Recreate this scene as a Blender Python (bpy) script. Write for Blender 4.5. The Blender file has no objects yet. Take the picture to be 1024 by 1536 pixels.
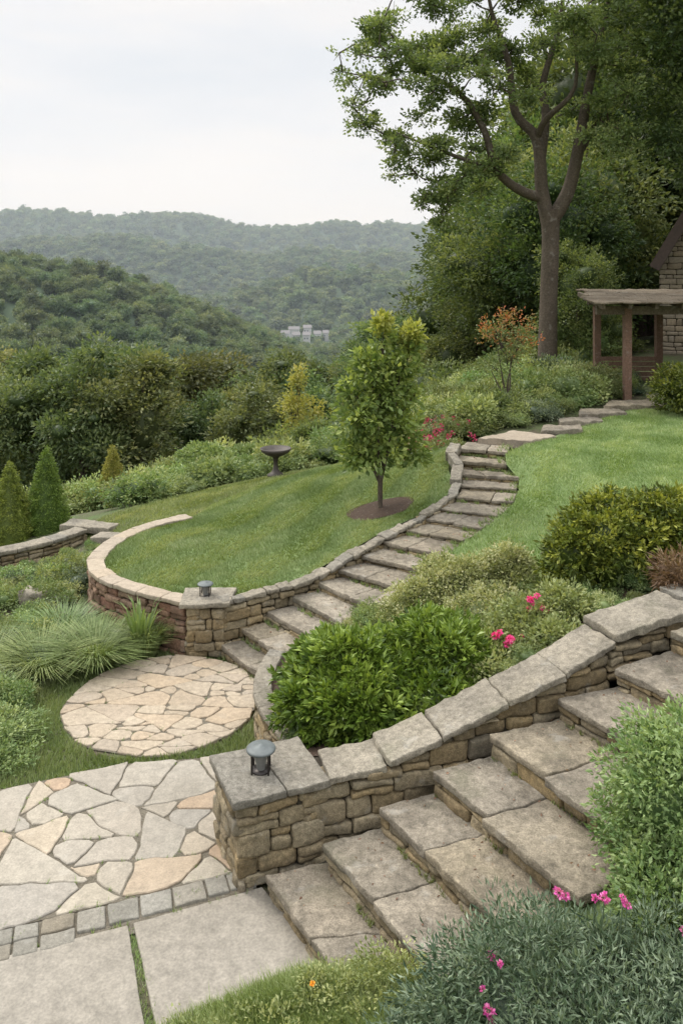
import bpy, math, random
import numpy as np
from mathutils import noise, Vector
from mathutils.geometry import delaunay_2d_cdt
random.seed(7)
R = np.random.default_rng(11)
scene = bpy.context.scene

# ------------------------------------------------------------------ mesh helpers
def build(name, pieces, mats, parent=None, coll=None):
    V=[];LI=[];LS=[];T=[];MI=[];SM=[];off=0;lo=0
    for (v,f,t,mi,sm) in pieces:
        v=np.asarray(v,float).reshape(-1,3); f=np.asarray(f,int)
        n,k=f.shape
        V.append(v); LI.append((f+off).ravel()); LS.append(lo+np.arange(n)*k)
        T.append(np.broadcast_to(np.asarray(t,float),(n,))); MI.append(np.full(n,mi)); SM.append(np.full(n,sm,bool))
        off+=len(v); lo+=n*k
    V=np.concatenate(V);LI=np.concatenate(LI);LS=np.concatenate(LS)
    me=bpy.data.meshes.new(name)
    me.vertices.add(len(V)); me.vertices.foreach_set("co",V.ravel())
    me.loops.add(len(LI)); me.loops.foreach_set("vertex_index",LI.astype(np.int32))
    me.polygons.add(len(LS)); me.polygons.foreach_set("loop_start",LS.astype(np.int32))
    me.polygons.foreach_set("material_index",np.concatenate(MI).astype(np.int32))
    me.polygons.foreach_set("use_smooth",np.concatenate(SM))
    me.update(calc_edges=True)
    a=me.attributes.new("tint",'FLOAT','FACE'); a.data.foreach_set("value",np.concatenate(T).astype(np.float32))
    for m in mats: me.materials.append(m)
    me.validate()
    ob=bpy.data.objects.new(name,me)
    (coll or scene.collection).objects.link(ob)
    if parent: ob.parent=parent
    return ob

def unit(a): return a/np.maximum(np.linalg.norm(a,axis=-1,keepdims=True),1e-9)
def rdir(n,rng=R): return unit(rng.normal(size=(n,3)))

def leafmesh(P,A,L,wr=.45,fold=.12,rng=R):
    n=len(P); A=unit(A); L=np.broadcast_to(L,(n,))[:,None]
    S=unit(np.cross(A,rdir(n,rng))); N=np.cross(A,S); W=L*wr*.5
    mid=P+A*L*.45+N*L*fold
    V=np.stack([P,mid+S*W,P+A*L,mid-S*W],1).reshape(-1,3).copy()
    F=(np.arange(n)*4)[:,None]+np.arange(4)[None]
    return V,F

def clumpy(lobes,nclump,nleaf,csize,lsize,mi=0,rng=R,wr=.5,shell=(.6,1.0),flat=.75,upb=.15,tv=.22,spread=.8):
    C=np.array([l[0] for l in lobes],float); RR=np.array([l[1] if hasattr(l[1],'__len__') else (l[1],)*3 for l in lobes],float)
    w=RR[:,0]*RR[:,2]; w=w/w.sum()
    idx=rng.choice(len(C),nclump,p=w)
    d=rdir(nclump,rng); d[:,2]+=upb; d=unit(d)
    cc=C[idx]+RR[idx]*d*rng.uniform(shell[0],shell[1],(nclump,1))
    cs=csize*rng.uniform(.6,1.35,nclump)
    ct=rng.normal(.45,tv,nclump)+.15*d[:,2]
    k=np.repeat(np.arange(nclump),nleaf); n=len(k)
    q=rdir(n,rng)*(rng.uniform(0,1,(n,1))**.5); q[:,2]*=flat
    P=cc[k]+q*cs[k][:,None]
    A=q*spread+d[k]*.5+rdir(n,rng)*.6
    L=lsize*rng.uniform(.6,1.3,n)
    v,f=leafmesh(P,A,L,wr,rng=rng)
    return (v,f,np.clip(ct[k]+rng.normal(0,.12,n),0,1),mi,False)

def lump(c,r,mi=0,seg=14,amp=.15,t=.0,fr=1.5,seed=0.):
    r=np.array(r if hasattr(r,'__len__') else (r,)*3,float); c=np.array(c,float)
    nu=seg;nv=seg//2+1
    V=[]
    for j in range(nv+1):
        th=math.pi*j/nv
        for i in range(nu):
            ph=2*math.pi*i/nu
            d=Vector((math.sin(th)*math.cos(ph),math.sin(th)*math.sin(ph),math.cos(th)))
            s=1+amp*noise.noise(d*fr+Vector((seed,seed*.7,c[0])))
            V.append(c+r*np.array(d)*s)
    F=[]
    for j in range(nv):
        for i in range(nu):
            F.append((j*nu+i,(j+1)*nu+i,(j+1)*nu+(i+1)%nu,j*nu+(i+1)%nu))
    return (V,F,t,mi,True)

def tube(pts,rad,sides=8,mi=0,t=.5):
    pts=np.array(pts,float); n=len(pts); rad=np.broadcast_to(rad,(n,))
    V=[]
    for i in range(n):
        a=pts[min(i+1,n-1)]-pts[max(i-1,0)]; a=a/max(np.linalg.norm(a),1e-9)
        ref=np.array([0,1.,0]) if abs(a[1])<.9 else np.array([1.,0,0])
        s=np.cross(a,ref); s/=np.linalg.norm(s); u=np.cross(a,s)
        for k in range(sides):
            an=2*math.pi*k/sides
            V.append(pts[i]+rad[i]*(s*math.cos(an)+u*math.sin(an)))
    F=[(i*sides+k,i*sides+(k+1)%sides,(i+1)*sides+(k+1)%sides,(i+1)*sides+k) for i in range(n-1) for k in range(sides)]
    return (V,F,t,mi,True)

def lathe(c,prof,n=24,mi=0,t=.5,sm=True):
    V=[];F=[]
    for (r,z) in prof:
        for k in range(n):
            a=2*math.pi*k/n; V.append((c[0]+r*math.cos(a),c[1]+r*math.sin(a),c[2]+z))
    for j in range(len(prof)-1):
        for k in range(n):
            F.append((j*n+k,j*n+(k+1)%n,(j+1)*n+(k+1)%n,(j+1)*n+k))
    return (V,F,t,mi,sm)

def spline(pts,sub=6):
    P=np.array(pts,float); out=[]
    for i in range(len(P)-1):
        p0=P[max(i-1,0)];p1=P[i];p2=P[i+1];p3=P[min(i+2,len(P)-1)]
        for s in range(sub):
            t=s/sub
            out.append(.5*((2*p1)+(-p0+p2)*t+(2*p0-5*p1+4*p2-p3)*t*t+(-p0+3*p1-3*p2+p3)*t**3))
    out.append(P[-1]); return np.array(out)

_topo={}
def topo(nx,ny,nz):
    key=(nx,ny,nz)
    if key in _topo: return _topo[key]
    ids={};L=[]
    def g(i,j,k):
        if (i,j,k) not in ids: ids[(i,j,k)]=len(L);L.append((i,j,k))
        return ids[(i,j,k)]
    F=[]
    for i in range(nx-1):
        for j in range(ny-1):
            F.append((g(i,j,nz-1),g(i+1,j,nz-1),g(i+1,j+1,nz-1),g(i,j+1,nz-1)))
            F.append((g(i,j,0),g(i,j+1,0),g(i+1,j+1,0),g(i+1,j,0)))
    for i in range(nx-1):
        for k in range(nz-1):
            F.append((g(i,0,k),g(i+1,0,k),g(i+1,0,k+1),g(i,0,k+1)))
            F.append((g(i,ny-1,k),g(i,ny-1,k+1),g(i+1,ny-1,k+1),g(i+1,ny-1,k)))
    for j in range(ny-1):
        for k in range(nz-1):
            F.append((g(0,j,k),g(0,j,k+1),g(0,j+1,k+1),g(0,j+1,k)))
            F.append((g(nx-1,j,k),g(nx-1,j+1,k),g(nx-1,j+1,k+1),g(nx-1,j,k+1)))
    _topo[key]=(np.array(L),np.array(F)); return _topo[key]
def ax(L,r,n):
    a=[0,r*.35,r]; b=[L-r,L-r*.35,L]
    return np.array(a+list(np.linspace(r,L-r,n+2)[1:-1])+b)
def block(c4,H,r=.02,amp=.008,t=.5,mi=0,step=.12,fr=7):
    c4=np.array(c4,float)
    L=max(np.linalg.norm(c4[1]-c4[0]),np.linalg.norm(c4[2]-c4[3])); W=max(np.linalg.norm(c4[3]-c4[0]),np.linalg.norm(c4[2]-c4[1]))
    r=min(r,L*.4,W*.4,H*.45)
    nx=max(0,min(22,int(L/step)));ny=max(0,min(12,int(W/step)));nz=max(0,min(4,int(H/step)))
    xs=ax(L,r,nx);ys=ax(W,r,ny);zs=ax(H,r,nz)
    I,F=topo(len(xs),len(ys),len(zs))
    p=np.stack([xs[I[:,0]],ys[I[:,1]],zs[I[:,2]]],1)
    hi=np.array([L-r,W-r,H-r]); inn=np.clip(p,r,hi); d=p-inn; ln=np.linalg.norm(d,axis=1,keepdims=True)
    p=inn+d/np.maximum(ln,1e-9)*r
    u=(p[:,0]/L)[:,None];v=(p[:,1]/W)[:,None]
    q=c4[0]*(1-u)*(1-v)+c4[1]*u*(1-v)+c4[2]*u*v+c4[3]*(1-u)*v
    q[:,2]-=H-p[:,2]
    for i in range(len(q)):
        w=Vector(q[i]); nv=noise.noise_vector(w*fr)+noise.noise_vector(w*fr*3)*.5
        q[i]+=np.array(nv)*amp
    a=c4[1]-c4[0];b=c4[3]-c4[0]
    if a[0]*b[1]-a[1]*b[0]<0: F=F[:,::-1]
    return (q,F,t,mi,True)

def resample(path,s):
    path=np.array(path,float); seg=np.linalg.norm(np.diff(path[:,:2],axis=0),axis=1); cum=np.concatenate([[0],np.cumsum(seg)])
    return np.array([np.interp(s,cum,path[:,k]) for k in range(path.shape[1])]).T,cum[-1]
def wall(path,thick=.16,ch=(.08,.14),sl=(.14,.38),mi=0,core=1,prot=.03,full=.3,side=1,amp=.014):
    path=np.array(path,float); out=[]
    _,tot=resample(path,0.)
    z=path[:,2].min(); zmax=path[:,3].max()
    while z<zmax-.01:
        h=random.uniform(*ch); s=-random.uniform(0,.15)
        while s<tot:
            l=random.uniform(*sl); 
            if random.random()<.25: l*=.6
            s0=max(s,0);s1=min(s+l,tot); s+=l
            if s1-s0<.04: continue
            m,_=resample(path,(s0+s1)/2)
            lo=max(z,m[2]);hi=min(z+h,m[3])
            if hi-lo<.025: continue
            parts=[(lo,hi)]
            if hi-lo>.09 and random.random()<.28:
                c_=lo+(hi-lo)*random.uniform(.35,.65);parts=[(lo,c_),(c_,hi)]
            for lo_,hi_ in parts:
                p0,_=resample(path,s0+.003);p1,_=resample(path,s1-.003)
                d=p1[:2]-p0[:2];d=d/max(np.linalg.norm(d),1e-6);nn=np.array([d[1],-d[0]])*side
                o=random.uniform(-.008,prot)
                c=[p0[:2]+nn*o,p1[:2]+nn*(o+random.uniform(-.015,.01)),p1[:2]-nn*thick,p0[:2]-nn*thick]
                j0=random.uniform(-.009,.009);j1=random.uniform(-.009,.009)
                c4=[(c[0][0],c[0][1],hi_-.003+j0),(c[1][0],c[1][1],hi_-.003+j1),(c[2][0],c[2][1],hi_-.003+j1),(c[3][0],c[3][1],hi_-.003+j0)]
                out.append(block(c4,hi_-lo_-.005,r=random.uniform(.014,.034),amp=amp,t=random.random(),mi=mi,step=.06,fr=10))
        z+=h
    V=[];F=[];n=len(path)
    for i in range(n):
        a=path[max(i-1,0),:2];b=path[min(i+1,n-1),:2];d=(b-a)/max(np.linalg.norm(b-a),1e-6);nn=np.array([d[1],-d[0]])*side
        q=path[i,:2]+(d*.035 if i==0 else (-d*.035 if i==n-1 else 0))
        f=q-nn*.035;g=q-nn*full
        V+=[(f[0],f[1],path[i,2]),(f[0],f[1],path[i,3]-.012),(g[0],g[1],path[i,3]-.012),(g[0],g[1],path[i,2])]
    for i in range(n-1):
        for k in range(3): F.append((i*4+k,(i+1)*4+k,(i+1)*4+k+1,i*4+k+1))
    F.append((0,1,2,3)); F.append(((n-1)*4+3,(n-1)*4+2,(n-1)*4+1,(n-1)*4))
    out.append((V,F,.3,core,False))
    return out

def boxp(x0,x1,y0,y1,z0,z1,mi=0,t=.5):
    V=[(x0,y0,z0),(x1,y0,z0),(x1,y1,z0),(x0,y1,z0),(x0,y0,z1),(x1,y0,z1),(x1,y1,z1),(x0,y1,z1)]
    return (V,[(0,3,2,1),(4,5,6,7),(0,1,5,4),(1,2,6,5),(2,3,7,6),(3,0,4,7)],t,mi,False)
def beam(a,b,w,h,mi=0,t=.5):
    a=np.array(a,float);b=np.array(b,float);d=unit(b-a);up=np.array([0,0,1.]) if abs(d[2])<.9 else np.array([0,1.,0])
    s=unit(np.cross(d,up))*w/2;u=unit(np.cross(s,d))*h/2
    V=[a-s-u,a+s-u,a+s+u,a-s+u,b-s-u,b+s-u,b+s+u,b-s+u]
    return (V,[(0,1,2,3),(7,6,5,4),(0,4,5,1),(1,5,6,2),(2,6,7,3),(3,7,4,0)],t,mi,False)

# ------------------------------------------------------------------ materials
def newmat(name):
    m=bpy.data.materials.new(name);m.use_nodes=True;nt=m.node_tree
    for n in list(nt.nodes): nt.nodes.remove(n)
    out=nt.nodes.new('ShaderNodeOutputMaterial'); return m,nt,out
def ramp(nt,cols,pos=None):
    r=nt.nodes.new('ShaderNodeValToRGB');e=r.color_ramp.elements
    n=len(cols);pos=pos or [i/(n-1) for i in range(n)]
    while len(e)<n: e.new(.5)
    for i,c in enumerate(cols): e[i].position=pos[i];e[i].color=(*c,1)
    return r
def mixc(nt,mode,fac,a,b):
    m=nt.nodes.new('ShaderNodeMix');m.data_type='RGBA';m.blend_type=mode
    for s,v in ((m.inputs[0],fac),(m.inputs[6],a),(m.inputs[7],b)):
        if hasattr(v,'is_linked'): nt.links.new(v,s)
        elif isinstance(v,(int,float)): s.default_value=v
        else: s.default_value=(*v,1)
    return m.outputs[2]
def noi(nt,scale,detail=6,rough=.6,vec=None):
    n=nt.nodes.new('ShaderNodeTexNoise');n.inputs['Scale'].default_value=scale;n.inputs['Detail'].default_value=detail;n.inputs['Roughness'].default_value=rough
    if vec: nt.links.new(vec,n.inputs['Vector'])
    return n.outputs['Fac']
def mrange(nt,v,a,b,c,d):
    m=nt.nodes.new('ShaderNodeMapRange');nt.links.new(v,m.inputs[0])
    for i,x in zip((1,2,3,4),(a,b,c,d)): m.inputs[i].default_value=x
    return m.outputs[0]
def attr(nt):
    a=nt.nodes.new('ShaderNodeAttribute');a.attribute_name='tint';return a.outputs['Fac']
def leaf_mat(name,c0,c1,c2,rough=.45,tr=.3,spec=.35,hv=.03,k=1.1):
    m,nt,out=newmat(name)
    r=ramp(nt,[tuple(min(.85,x*k) for x in c) for c in (c0,c1,c2)]);nt.links.new(attr(nt),r.inputs[0])
    oi=nt.nodes.new('ShaderNodeObjectInfo')
    hs=nt.nodes.new('ShaderNodeHueSaturation')
    nt.links.new(mrange(nt,oi.outputs['Random'],0,1,.75,1.3),hs.inputs['Value'])
    mm=nt.nodes.new('ShaderNodeMath');mm.operation='MULTIPLY';mm.inputs[1].default_value=7.31;nt.links.new(oi.outputs['Random'],mm.inputs[0])
    fr=nt.nodes.new('ShaderNodeMath');fr.operation='FRACT';nt.links.new(mm.outputs[0],fr.inputs[0])
    nt.links.new(mrange(nt,fr.outputs[0],0,1,.5-hv,.5+hv*.7),hs.inputs['Hue'])
    nt.links.new(r.outputs[0],hs.inputs['Color']); col=hs.outputs[0]
    b=nt.nodes.new('ShaderNodeBsdfPrincipled');nt.links.new(col,b.inputs['Base Color']);b.inputs['Roughness'].default_value=rough;b.inputs['Specular IOR Level'].default_value=spec
    t=nt.nodes.new('ShaderNodeBsdfTranslucent');nt.links.new(mixc(nt,'MULTIPLY',1.,col,(1.25,1.2,.6)),t.inputs[0])
    x=nt.nodes.new('ShaderNodeMixShader');x.inputs[0].default_value=tr
    nt.links.new(b.outputs[0],x.inputs[1]);nt.links.new(t.outputs[0],x.inputs[2]);nt.links.new(x.outputs[0],out.inputs[0])
    return m
def ramp_of(nt,v,a,b):
    r=ramp(nt,[a,b],[.3,.7]);nt.links.new(v,r.inputs[0]);return r.outputs[0]
def stone_mat(name,cols,pos=None,stain=.5,stain_col=(.07,.065,.05),bump=.4,rough=.85,sc=5.,moss=0.,k=.72,nc=1.,lich=.22):
    m,nt,out=newmat(name)
    cols=[tuple(x*k for x in c) for c in cols]
    g=nt.nodes.new('ShaderNodeNewGeometry').outputs['Position']
    r=ramp(nt,cols,pos);nt.links.new(attr(nt),r.inputs[0]);c=r.outputs[0]
    n1=noi(nt,sc,8,.65,g);n2=noi(nt,sc*7,6,.72,g);n3=noi(nt,sc*35,3,.6,g);n0=noi(nt,sc*.5,3,.5,g)
    c=mixc(nt,'MULTIPLY',.7,c,ramp_of(nt,n0,(.78,.76,.72),(1.12,1.12,1.12)))
    c=mixc(nt,'MIX',mrange(nt,n1,.42,.7,0,stain),c,stain_col)
    c=mixc(nt,'MULTIPLY',.9*nc,c,ramp_of(nt,n2,(.5,.49,.46),(1.35,1.32,1.28)))
    c=mixc(nt,'MULTIPLY',.7*nc,c,ramp_of(nt,n3,(.5,.5,.5),(1.4,1.4,1.35)))
    if lich: nw=noi(nt,sc*1.9,5,.6,g);c=mixc(nt,'MIX',mrange(nt,nw,.6,.68,0,lich),c,(.42,.41,.37))
    if moss:
        nm=noi(nt,sc*.7,7,.7,g);c=mixc(nt,'MIX',mrange(nt,nm,.55,.68,0,moss),c,(.055,.065,.03))
    b=nt.nodes.new('ShaderNodeBsdfPrincipled');nt.links.new(c,b.inputs['Base Color']);b.inputs['Roughness'].default_value=rough;b.inputs['Specular IOR Level'].default_value=.25
    bp=nt.nodes.new('ShaderNodeBump');bp.inputs['Strength'].default_value=bump;bp.inputs['Distance'].default_value=.02
    ad=nt.nodes.new('ShaderNodeMath');ad.operation='ADD';nt.links.new(n2,ad.inputs[0])
    m2=nt.nodes.new('ShaderNodeMath');m2.operation='MULTIPLY';m2.inputs[1].default_value=.5;nt.links.new(n3,m2.inputs[0]);nt.links.new(m2.outputs[0],ad.inputs[1])
    nt.links.new(ad.outputs[0],bp.inputs['Height']);nt.links.new(bp.outputs[0],b.inputs['Normal']);nt.links.new(b.outputs[0],out.inputs[0])
    return m
def plain(name,col,rough=.5,metal=0.,var=.2,sc=12.):
    m,nt,out=newmat(name);g=nt.nodes.new('ShaderNodeNewGeometry').outputs['Position']
    n=noi(nt,sc,5,.6,g);a=tuple(x*(1-var) for x in col);bb=tuple(min(1,x*(1+var)) for x in col)
    b=nt.nodes.new('ShaderNodeBsdfPrincipled');nt.links.new(ramp_of(nt,n,a,bb),b.inputs['Base Color']);b.inputs['Roughness'].default_value=rough;b.inputs['Metallic'].default_value=metal
    nt.links.new(b.outputs[0],out.inputs[0]);return m

M_wall=stone_mat("wall_stone",[(.22,.17,.10),(.42,.33,.20),(.30,.25,.17),(.46,.39,.27),(.25,.22,.17),(.38,.29,.16)],stain=.6,sc=4.,bump=.7,k=.86)
M_red=stone_mat("red_wall_stone",[(.30,.16,.12),(.38,.25,.18),(.25,.16,.12),(.40,.29,.22)],stain=.4,bump=.6,k=.9)
M_mortar=stone_mat("mortar",[(.07,.06,.045),(.07,.06,.045)],stain=.4)
M_cap=stone_mat("coping_stone",[(.31,.285,.24),(.37,.34,.285),(.34,.31,.26),(.27,.26,.235)],stain=.75,stain_col=(.11,.10,.085),bump=.6,sc=3.,moss=.3,k=.80)
M_tread=stone_mat("tread_stone",[(.33,.29,.235),(.40,.36,.30),(.30,.27,.225),(.36,.315,.24)],stain=.9,stain_col=(.095,.083,.067),bump=.65,sc=2.6,moss=.35,k=.78)
M_flag=stone_mat("flagstone",[(.41,.375,.325),(.49,.445,.365),(.39,.37,.335),(.51,.44,.345),(.47,.35,.25),(.44,.405,.35)],[0,.22,.45,.66,.88,.95],stain=.35,stain_col=(.24,.21,.17),bump=.25,sc=2.2,k=.73,nc=.5,lich=.1)
M_flag2=stone_mat("tan_flagstone",[(.40,.33,.25),(.46,.395,.31),(.385,.335,.275),(.47,.38,.28)],stain=.35,stain_col=(.22,.18,.14),bump=.3,sc=3,k=.84,nc=.6,lich=.08)
M_joint=stone_mat("joint_gravel",[(.30,.27,.22),(.30,.27,.22)],stain=.5,bump=.8,sc=14,moss=.45,k=.75)
M_conc=stone_mat("concrete_slab",[(.34,.315,.275),(.37,.345,.30)],stain=.5,stain_col=(.17,.155,.13),bump=.2,sc=1.6,k=.76,nc=.55,lich=0)
M_cob=stone_mat("cobble",[(.26,.25,.22),(.33,.32,.29),(.28,.25,.2)],stain=.4,bump=.5,k=.85,nc=.7)
M_bark=stone_mat("bark",[(.15,.12,.095),(.18,.15,.12)],stain=.5,stain_col=(.05,.04,.03),bump=.8,sc=3.)
M_mulch=stone_mat("mulch",[(.14,.095,.07),(.14,.095,.07)],stain=.5,stain_col=(.05,.035,.03),bump=1.,sc=10)
M_wood=stone_mat("weathered_wood",[(.20,.16,.12),(.31,.26,.20)],stain=.5,bump=.4,sc=4)
M_redwood=stone_mat("red_wood",[(.27,.17,.125),(.33,.21,.16)],stain=.3,bump=.3,sc=4)
M_lawn=leaf_mat("lawn_grass",(.105,.165,.05),(.185,.255,.095),(.33,.385,.21),tr=.3,spec=.25)
M_long=leaf_mat("ornamental_grass",(.08,.13,.04),(.14,.20,.07),(.26,.31,.14),tr=.3)
M_hedge=leaf_mat("boxwood_leaf",(.055,.085,.012),(.12,.165,.024),(.26,.31,.06),tr=.25,spec=.4,rough=.4)
M_cone=leaf_mat("arborvitae_leaf",(.09,.145,.025),(.17,.25,.045),(.28,.36,.08),tr=.25)
M_hedged=leaf_mat("dark_boxwood_leaf",(.04,.07,.012),(.10,.145,.022),(.26,.30,.05),tr=.25,spec=.4)
M_pale=leaf_mat("pale_shrub_leaf",(.13,.17,.06),(.27,.30,.13),(.47,.47,.27),tr=.3)
M_light=leaf_mat("light_shrub_leaf",(.10,.15,.05),(.18,.235,.09),(.31,.36,.16),tr=.3)
M_jun=leaf_mat("blue_green_leaf",(.035,.058,.032),(.085,.118,.068),(.20,.24,.16),tr=.25)
M_tree=leaf_mat("tree_leaf",(.065,.095,.036),(.125,.17,.065),(.24,.28,.12),tr=.45,k=1.2)
M_dtree=leaf_mat("dark_tree_leaf",(.05,.08,.03),(.095,.135,.048),(.19,.23,.085),tr=.4,k=1.15)
M_yell=leaf_mat("yellow_leaf",(.18,.22,.04),(.28,.31,.08),(.40,.40,.12),tr=.4,k=1)
M_oran=leaf_mat("orange_leaf",(.14,.18,.05),(.30,.19,.07),(.42,.18,.07),tr=.4)
M_mid=leaf_mat("mid_forest_leaf",(.065,.095,.042),(.12,.16,.07),(.22,.25,.11),tr=.4,hv=.045,k=1.2)
M_far=leaf_mat("far_forest_leaf",(.06,.098,.048),(.11,.155,.078),(.19,.23,.12),tr=.35,hv=.035,k=1.15)
M_pink=leaf_mat("pink_petal",(.55,.03,.12),(.75,.06,.2),(.8,.2,.35),tr=.3,k=1)
M_purp=leaf_mat("purple_petal",(.45,.05,.30),(.6,.1,.42),(.65,.25,.5),tr=.3,k=1)
M_yfl=leaf_mat("yellow_petal",(.8,.4,.02),(.8,.45,.02),(.8,.5,.05),tr=.2,k=1)
M_dry=leaf_mat("dry_leaf",(.13,.08,.045),(.24,.16,.09),(.34,.25,.15),k=1)
M_black=plain("dark_bronze",(.035,.03,.028),.45,.6)
M_bath=plain("weathered_bronze",(.06,.05,.042),.6,.2)
M_lampcap=plain("lamp_cap_metal",(.11,.125,.125),.6,.2)
M_glass=plain("lamp_glass",(.2,.2,.19),.2)
M_white=plain("white_siding",(.42,.42,.42),.8,0,.1,.3); M_roof=plain("grey_roof",(.17,.16,.16),.8); M_win=plain("window_glass",(.04,.05,.06),.15)

m,nt,out=newmat("ground_soil_grass");g=nt.nodes.new('ShaderNodeNewGeometry').outputs['Position']
c=mixc(nt,'MIX',mrange(nt,noi(nt,1.2,8,.7,g),.4,.62,0,1),(.08,.12,.035),(.085,.07,.045))
c=mixc(nt,'MULTIPLY',.8,c,ramp_of(nt,noi(nt,25,5,.7,g),(.5,.5,.5),(1.4,1.4,1.3)))
sp=nt.nodes.new('ShaderNodeSeparateXYZ');nt.links.new(g,sp.inputs[0])
c=mixc(nt,'MIX',mrange(nt,sp.outputs['Y'],30,100,0,1),c,(.05,.08,.04))
b=nt.nodes.new('ShaderNodeBsdfPrincipled');nt.links.new(c,b.inputs['Base Color']);b.inputs['Roughness'].default_value=.95
bp=nt.nodes.new('ShaderNodeBump');bp.inputs['Distance'].default_value=.03;nt.links.new(noi(nt,30,5,.7,g),bp.inputs['Height']);nt.links.new(bp.outputs[0],b.inputs['Normal']);nt.links.new(b.outputs[0],out.inputs[0]);M_ground=m
m,nt,out=newmat("lawn_turf");g=nt.nodes.new('ShaderNodeNewGeometry').outputs['Position']
c=mixc(nt,'MIX',mrange(nt,noi(nt,2.,8,.7,g),.35,.65,0,1),(.10,.15,.05),(.145,.195,.075))
c=mixc(nt,'MULTIPLY',.8,c,ramp_of(nt,noi(nt,60,5,.7,g),(.5,.5,.5),(1.4,1.4,1.3)))
b=nt.nodes.new('ShaderNodeBsdfPrincipled');nt.links.new(c,b.inputs['Base Color']);b.inputs['Roughness'].default_value=.95;nt.links.new(b.outputs[0],out.inputs[0]);M_turf=m

# ------------------------------------------------------------------ terrain
class RBF:
    def __init__(s,pts,e=.4):
        s.p=np.array(pts,float);s.e=e;n=len(s.p)
        d=np.linalg.norm(s.p[:,None,:2]-s.p[None,:,:2],axis=2);A=np.zeros((n+3,n+3))
        A[:n,:n]=-np.sqrt(d*d+e*e)+np.eye(n)*-.01;A[:n,n]=1;A[:n,n+1:]=s.p[:,:2];A[n,:n]=1;A[n+1:,:n]=s.p[:,:2].T
        s.w=np.linalg.solve(A,np.concatenate([s.p[:,2],[0,0,0]]))
    def __call__(s,x,y):
        x=np.atleast_1d(np.asarray(x,float));y=np.atleast_1d(np.asarray(y,float));o=np.zeros(len(x));n=len(s.p)
        for i in range(0,len(x),20000):
            xx=x[i:i+20000];yy=y[i:i+20000]
            d=np.sqrt((xx[:,None]-s.p[None,:,0])**2+(yy[:,None]-s.p[None,:,1])**2+s.e**2)
            o[i:i+20000]=-d@s.w[:n]+s.w[n]+xx*s.w[n+1]+yy*s.w[n+2]
        return o
nb=RBF([(-3,2,0),(-3,4,0),(-3,6,0),(-1,5,0),(-1,6.5,0),(-1,8,0),(-3,8,0),(-3.5,9,-.05),(-5,8,0),(-5,5,0),(-8,8,-.2),(-6,11,-.1),(-3.7,11,-.05),(-4.5,13.5,-.15),(-5.6,15,-.3),(-8,15,-.7),(-12,12,-1.2),
 (-2,8,0),(0,7,-.05),(-.3,5.4,-.05),(-.5,4.6,.0),(0,4.3,.15),(0,3,.3),(2,3,.7),(.9,4.4,.4),(1.9,4.7,.8),(3.5,5.2,1.25),(6,5,1.6),(.5,5.3,.05),(1.3,5.7,.35),(2.2,6.0,.7),(3,6.4,1.05),
 (2,8,.1),(3,10,.4),(6,12,1.1),(10,12,1.5),(14,12,1.7),(-1,10,-.05),(0,11,.2),(1,12,.5),(2,12.3,.7),(-2,11.5,.2),(-2.6,12.9,.42),(-3,14,.3),(-4.2,14,.02),(-2.3,13.7,.42),(-1.2,15.1,.5),(0,16.1,.6),(1.2,16.3,.86),(2,14.7,1.22),
 (-1.2,16.5,.32),(.4,18,.3),(3,14.6,1.5),(4.6,15.3,1.6),(6,16.5,1.72),(8,16.9,1.85),(14,16.5,2.05),(3.3,16.5,1.6),(5,18,1.8),(5.1,20,1.9),(2,19,1.1),(9,20,2.0),(9,25,2.2),(14,25,2.5),
 (0,22,-.4),(-3,18,-.4),(-3,21,-1.2),(-6,19,-1.2),(-10,20,-2.5),(0,30,-3.5),(-10,30,-5.5),(3,26,.2),(8,35,1.),(-5,40,-8),(-20,40,-9),(5,45,-5),(15,40,1),(25,30,4),(0,60,-13),(-30,60,-13),(20,60,-5),(40,50,3),(0,85,-18),(-40,85,-18),(40,85,-8),(-25,20,-5),(-25,5,-2),(25,10,3),(20,-5,2),(0,-5,2),(-15,-5,0)])
def far(x,y):
    base=np.interp(y,[60,120,300,600,1200,3000],[-13,-22,-36,-42,-30,-10])
    h=base.copy()
    p=np.interp(x,[-700,-250,-149,-91,-62,-33,-9,30],[60,28,13,3,-10,-23,-36,-42]);h+=np.maximum(p-base,0)*np.exp(-((y-350)/85.)**2)
    p=np.interp(x,[-300,-164,-107,-39,30,105,400],[-32,-26,-14,12,13,5,40]);h+=np.maximum(p-base,0)*np.exp(-((y-780)/90.)**2)
    p=np.interp(x,[-900,-448,-229,-98,164,600],[90,66,56,42,40,80]);h+=np.maximum(p-base,0)*np.exp(-((y-1120)/110.)**2)
    p=np.interp(x,[-1500,-683,-349,-123,117,250,900],[150,141,137,112,120,122,170]);h+=np.maximum(p-base,0)*np.exp(-(np.where(y>1600,(y-1600)/900,(y-1600)/200))**2)
    h+=6*np.sin(x*.021+y*.013)*np.clip((y-650)/400,0,1)+4*np.sin(x*.05-y*.03)*np.clip((y-650)/400,0,1)
    h+=5*np.exp(-((x+32)/40)**2-((y-590)/60)**2)
    return h
def zb(x,y):
    x=np.atleast_1d(np.asarray(x,float));y=np.atleast_1d(np.asarray(y,float))
    a=nb(np.clip(x,-42,42),np.clip(y,-6,95));f=far(x,np.maximum(y,60.))
    t=np.clip((y-60)/40,0,1);t=t*t*(3-2*t)
    return a*(1-t)+f*t
xs=np.unique(np.round(np.concatenate([np.arange(-12,14,.25),14+np.cumsum(.3*1.045**np.arange(130)),-12-np.cumsum(.3*1.045**np.arange(130))]),3))
ys=np.unique(np.round(np.concatenate([np.arange(-6,30,.25),30+np.cumsum(.4*1.03**np.arange(180)),-6-np.cumsum(1*1.3**np.arange(22))]),3))
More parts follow.
